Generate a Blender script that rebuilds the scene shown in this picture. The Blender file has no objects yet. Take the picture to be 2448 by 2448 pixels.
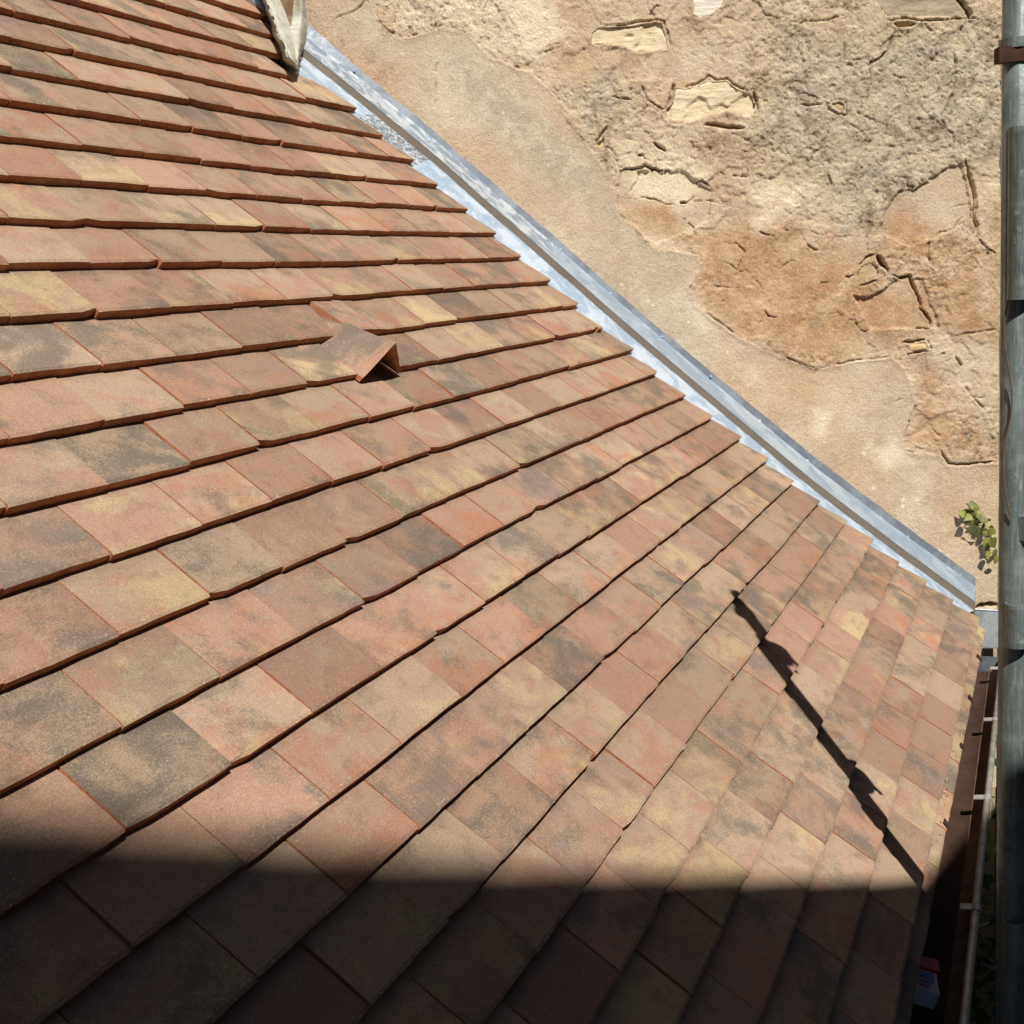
import bpy, math, random
import numpy as np
from mathutils import Vector, Matrix
random.seed(11)
SC=bpy.context.scene
COL=SC.collection
# ---------------- camera, sky, sun, exposure ----------------
CAM=[[0.3724123,0.1865473,-0.9091255],[-0.9261322,0.0114739,-0.3770245],[-0.0599017,0.982379,0.1770405]]
CAMLOC=[-1.6971,-0.2089,4.1607]
cd=bpy.data.cameras.new('camera'); cd.sensor_width=36.0; cd.sensor_fit='HORIZONTAL'; cd.lens=45.678
cd.clip_start=0.02; cd.clip_end=500
cam=bpy.data.objects.new('camera',cd); COL.objects.link(cam)
m=Matrix(CAM).to_4x4(); m.translation=Vector(CAMLOC); cam.matrix_world=m
SC.camera=cam
SUN=Vector((-0.471,-0.418,0.777)).normalized()
wd=bpy.data.worlds.new('World'); SC.world=wd; wd.use_nodes=True
nt=wd.node_tree; bg=nt.nodes['Background']; sky=nt.nodes.new('ShaderNodeTexSky'); sky.sky_type='NISHITA'
sky.sun_disc=False; sky.sun_elevation=math.asin(SUN.z); sky.sun_rotation=math.atan2(SUN.x,SUN.y); sky.air_density=0.5; sky.dust_density=0.1
nt.links.new(sky.outputs[0],bg.inputs[0]); bg.inputs[1].default_value=0.05
sl=bpy.data.lights.new('sun','SUN'); sl.energy=5.0; sl.angle=math.radians(0.53); sl.color=(1.0,0.95,0.87)
so=bpy.data.objects.new('sun',sl); COL.objects.link(so); so.rotation_euler=SUN.to_track_quat('Z','Y').to_euler(); so.location=(0,0,12)
vs=SC.view_settings; vs.view_transform='Standard'; vs.look='None'; vs.gamma=1.0; vs.use_curve_mapping=False; vs.exposure=0.12
# ---------------- helpers ----------------
def tag(o,label=None,cat=None,group=None,kind=None):
    if label: o['label']=label
    if cat: o['category']=cat
    if group: o['group']=group
    if kind: o['kind']=kind
    return o
def empty(name,loc=(0,0,0),**k):
    o=bpy.data.objects.new(name,None); COL.objects.link(o); o.location=loc; o.empty_display_size=.1; return tag(o,**k)
def mesh(name,V,F,mat,parent=None,smooth=False,mi=None,**k):
    me=bpy.data.meshes.new(name); me.from_pydata([tuple(v) for v in V],[],F)
    for m_ in (mat if isinstance(mat,(list,tuple)) else [mat]): me.materials.append(m_)
    if mi is not None: me.polygons.foreach_set('material_index',mi)
    if smooth: me.polygons.foreach_set('use_smooth',[True]*len(me.polygons))
    me.update()
    o=bpy.data.objects.new(name,me); COL.objects.link(o)
    if parent:
        o.parent=parent; o.matrix_parent_inverse=Matrix.Translation(parent_world(parent)).inverted()
    return tag(o,**k)
def parent_world(p):
    v=Vector(p.location)
    while p.parent: 
        if p.type=='MESH': return Vector((0,0,0)) if False else v
        p=p.parent; v=v+Vector(p.location)
    return v
class MB:
    def __init__(s): s.V=[];s.F=[]
    def add(s,V,F):
        n=len(s.V); s.V+= [tuple(v) for v in V]; s.F+=[tuple(i+n for i in f) for f in F]; return s
    def box(s,c,ax,ay,az):
        c,ax,ay,az=map(Vector,(c,ax,ay,az)); V=[c+ax*i+ay*j+az*k for i in(-1,1) for j in(-1,1) for k in(-1,1)]
        return s.add(V,[(0,1,3,2),(4,6,7,5),(0,4,5,1),(2,3,7,6),(0,2,6,4),(1,5,7,3)])
    def tube(s,pts,r,n=16,caps=True,r_in=None):
        pts=[Vector(p) for p in pts]; rs=r if isinstance(r,(list,tuple)) else [r]*len(pts); base=len(s.V); V=[]
        t=(pts[1]-pts[0]).normalized(); x=t.orthogonal().normalized()
        for i,p in enumerate(pts):
            t=(pts[min(i+1,len(pts)-1)]-pts[max(i-1,0)]).normalized(); x=(x-t*x.dot(t)).normalized(); y=t.cross(x)
            V+=[p+(x*math.cos(a)+y*math.sin(a))*rs[i] for a in [2*math.pi*j/n for j in range(n)]]
        F=[(i*n+j,i*n+(j+1)%n,(i+1)*n+(j+1)%n,(i+1)*n+j) for i in range(len(pts)-1) for j in range(n)]
        if caps: F+=[tuple(range(n))[::-1],tuple((len(pts)-1)*n+j for j in range(n))]
        return s.add(V,F)
    def build(s,name,mat,parent=None,smooth=False,**k): return mesh(name,s.V,s.F,mat,parent,smooth,**k)
# node helper
class N:
    def __init__(s,name):
        s.m=bpy.data.materials.new(name); s.m.use_nodes=True; s.t=s.m.node_tree; s.b=s.t.nodes['Principled BSDF']
    def n(s,ty,ins=None,**p):
        x=s.t.nodes.new('ShaderNode'+ty)
        for k,v in p.items(): setattr(x,k,v)
        for k,v in (ins or {}).items(): s.set(x.inputs[k],v)
        return x
    def set(s,sock,v):
        if isinstance(v,bpy.types.NodeSocket): s.t.links.new(v,sock)
        else: sock.default_value=v
    def math(s,op,a,b=0.0,c=False):
        x=s.n('Math',{0:a,1:b},operation=op); x.use_clamp=c; return x.outputs[0]
    def vm(s,op,a,b=(0,0,0)): 
        x=s.n('VectorMath',{0:a,1:b},operation=op); return x.outputs[0]
    def noise(s,vec,scale,det=3.0,rough=.55,dist=0.0,col=False):
        x=s.n('TexNoise',{'Vector':vec,'Scale':scale,'Detail':det,'Roughness':rough,'Distortion':dist}); return x.outputs[1 if col else 0]
    def vor(s,vec,scale,feat='F1',rnd=1.0):
        x=s.n('TexVoronoi',{'Vector':vec,'Scale':scale,'Randomness':rnd},feature=feat); return x.outputs['Distance']
    def ss(s,v,a,b,lo=0.0,hi=1.0):
        x=s.n('MapRange',{0:v,1:a,2:b,3:lo,4:hi},interpolation_type='SMOOTHSTEP'); return x.outputs[0]
    def mix(s,f,a,b,bt='MIX'):
        x=s.n('Mix',data_type='RGBA',blend_type=bt); s.set(x.inputs[0],f)
        for i,v in ((6,a),(7,b)): s.set(x.inputs[i],v if isinstance(v,bpy.types.NodeSocket) else (*v,1.0))
        return x.outputs[2]
    def bump(s,h,dist,strength=1.0,prev=None):
        x=s.n('Bump',{'Height':h,'Distance':dist,'Strength':strength})
        if prev is not None: s.set(x.inputs['Normal'],prev)
        return x.outputs[0]
    def done(s,col,rough=.8,metal=0.0,normal=None,spec=.3):
        s.set(s.b.inputs['Base Color'],col if isinstance(col,bpy.types.NodeSocket) else (*col,1.0))
        s.set(s.b.inputs['Roughness'],rough); s.set(s.b.inputs['Metallic'],metal); s.b.inputs['Specular IOR Level'].default_value=spec
        if normal is not None: s.set(s.b.inputs['Normal'],normal)
        return s.m
    def obj(s): return s.n('NewGeometry').outputs['Position']
    def attr(s,nm):
        return s.n('Attribute',attribute_name=nm)
# ---- materials ----
def mat_tile_top():
    s=N('sanded_clay_tile'); a=s.attr('tl').outputs['Vector']; sp=s.n('SeparateXYZ',{0:a}); u,v,sd=sp.outputs
    wn=s.n('TexWhiteNoise',{'W':sd},noise_dimensions='1D'); wc=s.n('SeparateColor',{0:wn.outputs['Color']}); r1,r2,r3=wc.outputs
    wn2=s.n('TexWhiteNoise',{'W':s.math('ADD',sd,77.7)},noise_dimensions='1D'); w2=s.n('SeparateColor',{0:wn2.outputs['Color']}); r4,r5,r6=w2.outputs
    cv=s.n('CombineXYZ',{0:u,1:s.math('MULTIPLY',v,.75),2:s.math('MULTIPLY',sd,3.3)}).outputs[0]
    def off(k): return s.vm('ADD',cv,(k*13.7,k*7.1,k*3.3))
    nA=s.noise(off(1),1.5,4,.6,.4); nB=s.noise(off(2),2.2,4,.62,.5); nC=s.noise(off(3),1.3,4,.62,.6); nD=s.noise(off(4),1.9,4,.6,.5); nE=s.noise(off(5),5.0,4,.65)
    pink=(.375,.235,.165); beige=(.375,.28,.198); rose=(.36,.195,.138); grey=(.135,.118,.10); ochre=(.50,.40,.215); red=(.40,.17,.098)
    base=s.mix(s.ss(s.math('ADD',nA,s.math('MULTIPLY',r1,.9)),.65,1.05),pink,beige)
    base=s.mix(s.math('MULTIPLY',s.ss(s.math('ADD',nD,s.math('MULTIPLY',s.math('SUBTRACT',r6,.5),.4)),.46,.68),.75),base,rose)
    # orange flush towards the lower edge or one side
    edge=s.math('SUBTRACT',1.0,s.math('MINIMUM',v,1.0))
    rd=s.math('ADD',s.math('ADD',nB,s.math('MULTIPLY',edge,.17)),s.math('MULTIPLY',s.math('SUBTRACT',r2,.55),.30))
    base=s.mix(s.math('MULTIPLY',s.ss(rd,.61,.86),.68),base,red)
    # ochre sand blush on some tiles
    oc=s.math('ADD',s.math('ADD',nC,s.math('MULTIPLY',edge,.12)),s.math('MULTIPLY',s.math('SUBTRACT',r3,.84),.46))
    grn=s.noise(s.vm('MULTIPLY',cv,(1,1,1)),42.0,3,.7)
    oc=s.math('ADD',oc,s.math('MULTIPLY',s.math('SUBTRACT',grn,.5),.42))
    base=s.mix(s.math('MULTIPLY',s.ss(oc,.53,.74),.75),base,ochre)
    # smoky patches
    gy=s.math('ADD',s.math('ADD',nA,s.math('MULTIPLY',nE,.25)),s.math('MULTIPLY',s.math('SUBTRACT',r4,.52),.27))
    gy2=s.math('ADD',gy,s.math('MULTIPLY',s.math('SUBTRACT',grn,.5),.5))
    base=s.mix(s.math('MULTIPLY',s.ss(gy2,.62,.86),.8),base,grey)
    # cool grey veil on a few
    base=s.mix(s.math('MULTIPLY',s.ss(r6,.72,.95),s.ss(nB,.35,.65,0,.45)),base,(.25,.225,.20))
    vl=s.noise(off(9),3.4,6,.7,.3); base=s.mix(s.ss(vl,.50,.70,0,.45),base,(.20,.14,.10))
    sp_=s.noise(off(11),17,4,.7); base=s.mix(s.ss(sp_,.66,.73,0,.6),base,(.13,.09,.065)); base=s.mix(s.ss(sp_,.24,.31,.5,0),base,(.50,.40,.30))
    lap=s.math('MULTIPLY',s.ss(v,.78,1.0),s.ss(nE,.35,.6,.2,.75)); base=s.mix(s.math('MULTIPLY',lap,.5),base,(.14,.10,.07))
    # overall tone per tile
    tone=s.n('MapRange',{0:r5,3:.80,4:1.17}).outputs[0]
    base=s.mix(1.0,base,s.n('CombineColor',{0:tone,1:tone,2:tone}).outputs[0],'MULTIPLY')
    P=s.obj(); g1=s.noise(P,620,2,.6); g2=s.noise(P,300,3,.75)
    gr=s.n('MapRange',{0:g1,1:.3,2:.7,3:.72,4:1.28}).outputs[0]
    base=s.mix(1.0,base,s.n('CombineColor',{0:gr,1:gr,2:gr}).outputs[0],'MULTIPLY')
    base=s.mix(s.ss(g2,.60,.72,0,.5),base,(.12,.10,.085)); base=s.mix(s.ss(g2,.28,.40,.55,0),base,(.66,.55,.40))
    # pale lime chips just behind the nose
    chip=s.math('MULTIPLY',s.ss(v,.02,.12,1,0),s.ss(s.noise(off(7),26,3,.7),.62,.70))
    base=s.mix(s.math('MULTIPLY',chip,.7),base,(.78,.66,.55))
    nb=s.bump(g1,.0012,.5); nb=s.bump(s.noise(P,60,3),.004,.35,nb)
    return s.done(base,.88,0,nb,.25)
def mat_clay():
    s=N('broken_clay_edge'); P=s.obj(); n=s.noise(P,45,4,.6); g=s.noise(P,500,2)
    c=s.mix(s.ss(n,.35,.7),(.40,.15,.075),(.52,.23,.115)); c=s.mix(s.ss(g,.58,.72,0,.5),c,(.12,.055,.03))
    return s.done(c,.9,0,s.bump(s.noise(P,260,3,.7),.002,.8),.2)
def mat_wall():
    s=N('old_lime_render'); P=s.obj(); a=s.attr('wm'); c=s.n('SeparateColor',{0:a.outputs['Color']}); O,G,B=c.outputs; A=a.outputs['Alpha']
    n1=s.noise(P,4,5,.6); n2=s.noise(P,17,6,.65,.3); n3=s.noise(P,120,5,.75); n4=s.noise(P,300,4,.75); n5=s.noise(P,60,5,.7,.5)
    base=s.mix(s.ss(n1,.38,.62),(.62,.47,.31),(.74,.62,.44))
    base=s.mix(s.math('MULTIPLY',s.ss(n2,.46,.68,0,.6),s.math('ADD',.25,A)),base,(.38,.26,.15)); base=s.mix(s.ss(s.noise(P,2.6,4,.6),.45,.62,0,.5),base,(.66,.45,.27))
    bg=s.mix(s.ss(n2,.4,.65),(.50,.43,.33),(.70,.62,.48))
    base=s.mix(s.math('MULTIPLY',G,s.ss(n2,.25,.5,.7,1.0)),base,bg)
    og=s.mix(s.ss(n2,.35,.7),(.60,.37,.20),(.47,.275,.145)); base=s.mix(s.math('MULTIPLY',O,s.ss(n2,.25,.55,.45,.95)),base,og)
    base=s.mix(s.math('MULTIPLY',B,.95),base,(.90,.79,.56))
    base=s.mix(s.ss(s.noise(P,6.5,6,.7,.5),.54,.68,0,.5),base,(.52,.37,.25)); base=s.mix(s.ss(s.noise(P,8,5,.7,.4),.56,.70,0,.45),base,(.80,.70,.52)); pa=s.noise(P,13,6,.72,.8); base=s.mix(s.math('MULTIPLY',s.ss(pa,.50,.60),s.math('MULTIPLY',A,.75)),base,(.72,.60,.42)); base=s.mix(s.math('MULTIPLY',s.ss(pa,.37,.46,1,0),s.math('MULTIPLY',A,.8)),base,(.29,.215,.14))
    # brown stains
    base=s.mix(s.math('MULTIPLY',s.ss(s.noise(P,9,5,.65,.6),.55,.72),s.math('MULTIPLY',A,.45)),base,(.25,.18,.11))
    pale=s.math('MAXIMUM',s.ss(n3,.53,.66),s.ss(n5,.58,.68,0,.8)); base=s.mix(s.math('MULTIPLY',pale,s.math('ADD',.20,s.math('MULTIPLY',A,.45))),base,(.74,.63,.46))
    pit=s.math('MAXIMUM',s.ss(n3,.32,.44,1,0),s.ss(n5,.30,.40,.8,0)); base=s.mix(s.math('MULTIPLY',pit,s.math('ADD',.10,s.math('MULTIPLY',A,.55))),base,(.15,.115,.08))
    f=s.n('MapRange',{0:n4,1:.3,2:.7,3:.70,4:1.30}).outputs[0]; base=s.mix(1.0,base,s.n('CombineColor',{0:f,1:f,2:f}).outputs[0],'MULTIPLY')
    nb=s.bump(n3,.010,.6); nb=s.bump(n4,.003,.6,nb); nb=s.bump(n5,.012,s.math('ADD',.15,s.math('MULTIPLY',A,.5)),nb)
    return s.done(base,.95,0,nb,.15)
def mat_stone(name,c1,c2,layer=True):
    s=N(name); P=s.obj(); n=s.noise(P,30,5,.6); st=s.noise(s.vm('MULTIPLY',P,(1,1,3.5)),30,6,.72,.8); g=s.noise(P,300,3)
    c=s.mix(s.ss(n,.35,.65),c1,c2); c=s.mix(s.ss(st,.56,.68,0,.55) if layer else s.ss(st,.6,.7,0,.2),c,tuple(x*.45 for x in c1)); f=s.ss(g,.6,.75,0,.3); c=s.mix(f,c,tuple(x*.5 for x in c2))
    nb=s.bump(st,.008,.6); nb=s.bump(g,.002,.5,nb); return s.done(c,.9,0,nb,.2)
def mat_plain(name,c,rough=.7,metal=0.0,var=.15,sc=20,bump=.001,spec=.3):
    s=N(name); P=s.obj(); n=s.noise(P,sc,4,.6); f=s.n('MapRange',{0:n,1:.3,2:.7,3:1-var,4:1+var}).outputs[0]
    col=s.mix(1.0,c,s.n('CombineColor',{0:f,1:f,2:f}).outputs[0],'MULTIPLY')
    return s.done(col,rough,metal,s.bump(s.noise(P,sc*8,3),bump,.5),spec)
def mat_zinc(name,c,c2,sc=7,metal=.55,rough=.42,spot=False):
    s=N(name); P=s.obj(); n=s.noise(P,sc,5,.6,.6); n2=s.noise(P,sc*6,4,.65); sc2=s.noise(s.vm('MULTIPLY',P,(3,3,9)),sc*12,3,.7)
    col=s.mix(s.ss(n,.42,.6),c,c2); col=s.mix(s.ss(n2,.55,.72,0,.5),col,tuple(min(1,x*1.25) for x in c2))
    if spot: col=s.mix(s.ss(n2,.46,.54,0,.85),col,(.12,.14,.17))
    r=s.n('MapRange',{0:n2,1:.3,2:.7,3:rough-.1,4:rough+.15}).outputs[0]
    return s.done(col,r,metal,s.bump(n2,.002,.35,s.bump(sc2,.0008,.4)),.5)
def mat_pipe():
    s=N('downpipe_zinc'); P=s.obj(); n=s.noise(P,14,5,.6,.6); st=s.noise(s.vm('MULTIPLY',P,(1,1,.08)),220,4,.7); sp=s.noise(P,120,4,.7); bl=s.noise(P,38,5,.7)
    col=s.mix(s.ss(n,.4,.62),(.15,.185,.18),(.25,.30,.29)); col=s.mix(s.ss(st,.5,.68,0,.6),col,(.33,.38,.37)); col=s.mix(s.ss(st,.34,.46,.5,0),col,(.11,.12,.11))
    col=s.mix(s.ss(bl,.60,.68,0,.6),col,(.42,.46,.44)); col=s.mix(s.ss(sp,.66,.72,0,.7),col,(.09,.07,.05)); col=s.mix(s.ss(bl,.30,.36,.6,0),col,(.20,.14,.09))
    return s.done(col,s.n('MapRange',{0:bl,1:.3,2:.7,3:.35,4:.6}).outputs[0],.3,s.bump(bl,.004,.3,s.bump(st,.001,.4)),.5)
M_TILE=mat_tile_top(); M_CLAY=mat_clay(); M_WALL=mat_wall()
M_ST={'cream':mat_stone('cream_stone',(.76,.64,.41),(.84,.74,.52)),'white':mat_stone('white_stone',(.78,.73,.60),(.84,.80,.68),False),'grey':mat_stone('weathered_stone',(.40,.33,.24),(.50,.42,.31)),
 'yellow':mat_stone('ochre_stone',(.66,.48,.24),(.72,.54,.29),False),'tan':mat_stone('tan_stone',(.50,.37,.21),(.58,.44,.26),False)}
M_ZPAN=mat_zinc('bright_zinc',(.38,.50,.66),(.56,.68,.82)); M_ZSMEAR=mat_zinc('smeared_zinc',(.32,.42,.56),(.72,.82,.93),22)
M_ZSOAK=mat_zinc('soaker_zinc',(.40,.52,.67),(.64,.74,.87),14,.35,.5); M_ZSPOT=mat_zinc('spattered_zinc',(.45,.52,.60),(.7,.76,.82),16,.35,.5,True)
M_ZGREY=mat_zinc('dull_zinc',(.13,.15,.18),(.20,.23,.26),9,.3,.5); M_ZFACE=mat_plain('brown_reflection_zinc',(.24,.20,.16),.45,.3,.12,9)  # front fold brown: reflection of the tiles painted into the zinc colour
M_GUT=mat_plain('gutter_dark_brown',(.058,.030,.020),.8,.0,.35,14); M_GUT_BOUNCE=mat_plain('gutter_brown_bounce',(.20,.115,.07),.85,0,.35,24)  # dark brown trough; paler brown paints tile bounce light into its outer half
M_BEAD=mat_zinc('gutter_bead_zinc',(.45,.43,.38),(.64,.61,.54),30,.4,.5)
M_PIPE=mat_pipe(); M_PLATE=mat_zinc('plate_zinc',(.34,.37,.40),(.48,.52,.56),18,.3,.45); M_RUST=mat_plain('rusty_iron',(.07,.034,.022),.8,.2,.35,60)
M_STRAP=mat_plain('dark_iron_strap',(.05,.033,.028),.7,.2,.2,60); M_STRAPB=mat_plain('pale_zinc_strap',(.52,.50,.46),.45,.4,.12,60)
M_LEAF=mat_plain('ivy_leaf_green',(.25,.26,.06),.5,0,.3,60); M_LEAF2=mat_plain('ivy_leaf_dull_green',(.15,.17,.045),.5,0,.3,60); M_LEAFD=mat_plain('dark_leaf',(.045,.085,.02),.5,0,.3,40)
M_STEM=mat_plain('woody_stem',(.16,.10,.05),.8); M_MORTAR=mat_plain('pale_cement_mortar',(.50,.49,.42),.9,0,.22,32,.006)
M_EAVE=mat_plain('sandy_lime_bedding',(.46,.33,.22),.95,0,.35,90,.004); M_SOIL=mat_plain('dark_soil',(.04,.03,.022),.95,0,.3,4)
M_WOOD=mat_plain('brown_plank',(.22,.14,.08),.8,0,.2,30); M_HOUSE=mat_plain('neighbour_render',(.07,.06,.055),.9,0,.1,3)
M_WHITE=mat_plain('white_card',(.40,.41,.46),.5,0,.05,30); M_BLUE=mat_plain('blue_print',(.03,.08,.32),.4,0,.1,80); M_NAVY=mat_plain('navy_print',(.015,.025,.09),.4,0,.1,80); M_RED=mat_plain('red_card',(.55,.012,.012),.45,0,.1,30)
M_TWINE=mat_plain('jute_twine',(.17,.11,.07),.9,0,.2,200); M_DECK=mat_plain('roof_underlay',(.05,.035,.028),.95)
# ---------------- measured layout, metres ----------------
VERGE=[13.165,12.969,12.797,12.561,12.6,12.318,12.114,11.956,11.924,11.752,11.499,11.306,11.119,11.087,10.734,10.8,10.565,10.347,10.324,10.133,9.905,9.922,9.673,9.704,8.248,8.899,9.408,9.932]
FLASH=[[[1.7362,1.8241,4.8708],[1.8634,1.8914,4.9595],[1.8778,1.8958,5.0016],[1.5506,1.7763,4.8155]],[[1.75,1.7889,4.8313],[1.8777,1.855,4.9189],[1.8921,1.8593,4.961],[1.5603,1.7407,4.7773]],[[1.8079,1.6418,4.692],[1.9375,1.703,4.7753],[1.9516,1.7081,4.8029],[1.6554,1.6229,4.6504]],[[1.8883,1.4372,4.4926],[2.0206,1.4916,4.5697],[2.0349,1.4961,4.597],[1.7733,1.4456,4.4616]],[[1.9277,1.3369,4.3852],[2.0613,1.3879,4.4591],[2.0757,1.3922,4.4862],[1.8062,1.3456,4.3565]],[[2.016,1.1123,4.1539],[2.1526,1.1557,4.2207],[2.1672,1.1594,4.2475],[1.8939,1.1281,4.1311]],[[2.0773,0.9565,3.9903],[2.2159,0.9947,4.0521],[2.2307,0.998,4.0787],[1.9385,0.9719,3.9724]],[[2.1979,0.6497,3.6828],[2.3405,0.6777,3.7353],[2.3556,0.6802,3.7614],[2.0379,0.6709,3.6761]],[[2.2786,0.4444,3.4777],[2.4239,0.4656,3.524],[2.4392,0.4676,3.5498],[2.0838,0.4674,3.4836]],[[2.3696,0.2129,3.2678],[2.5179,0.2265,3.3076],[2.5335,0.2278,3.3332],[2.1676,0.2459,3.2831]],[[2.462,-0.0223,3.0611],[2.6134,-0.0166,3.0947],[2.6292,-0.0158,3.1199],[2.242,0.0204,3.0889]]]
SCREWS=[[1.9258,1.7189,4.7975],[1.9826,1.5745,4.6434],[2.0384,1.4325,4.4952],[2.088,1.3064,4.3713],[2.142,1.1691,4.2317],[2.1956,1.0327,4.0894],[2.2522,0.8886,3.9476],[2.3058,0.7523,3.8154],[2.3603,0.6137,3.6672],[2.4141,0.4769,3.5322],[2.4708,0.3325,3.3981],[2.5292,0.1841,3.2679],[2.59,0.0293,3.1334]]
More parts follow.
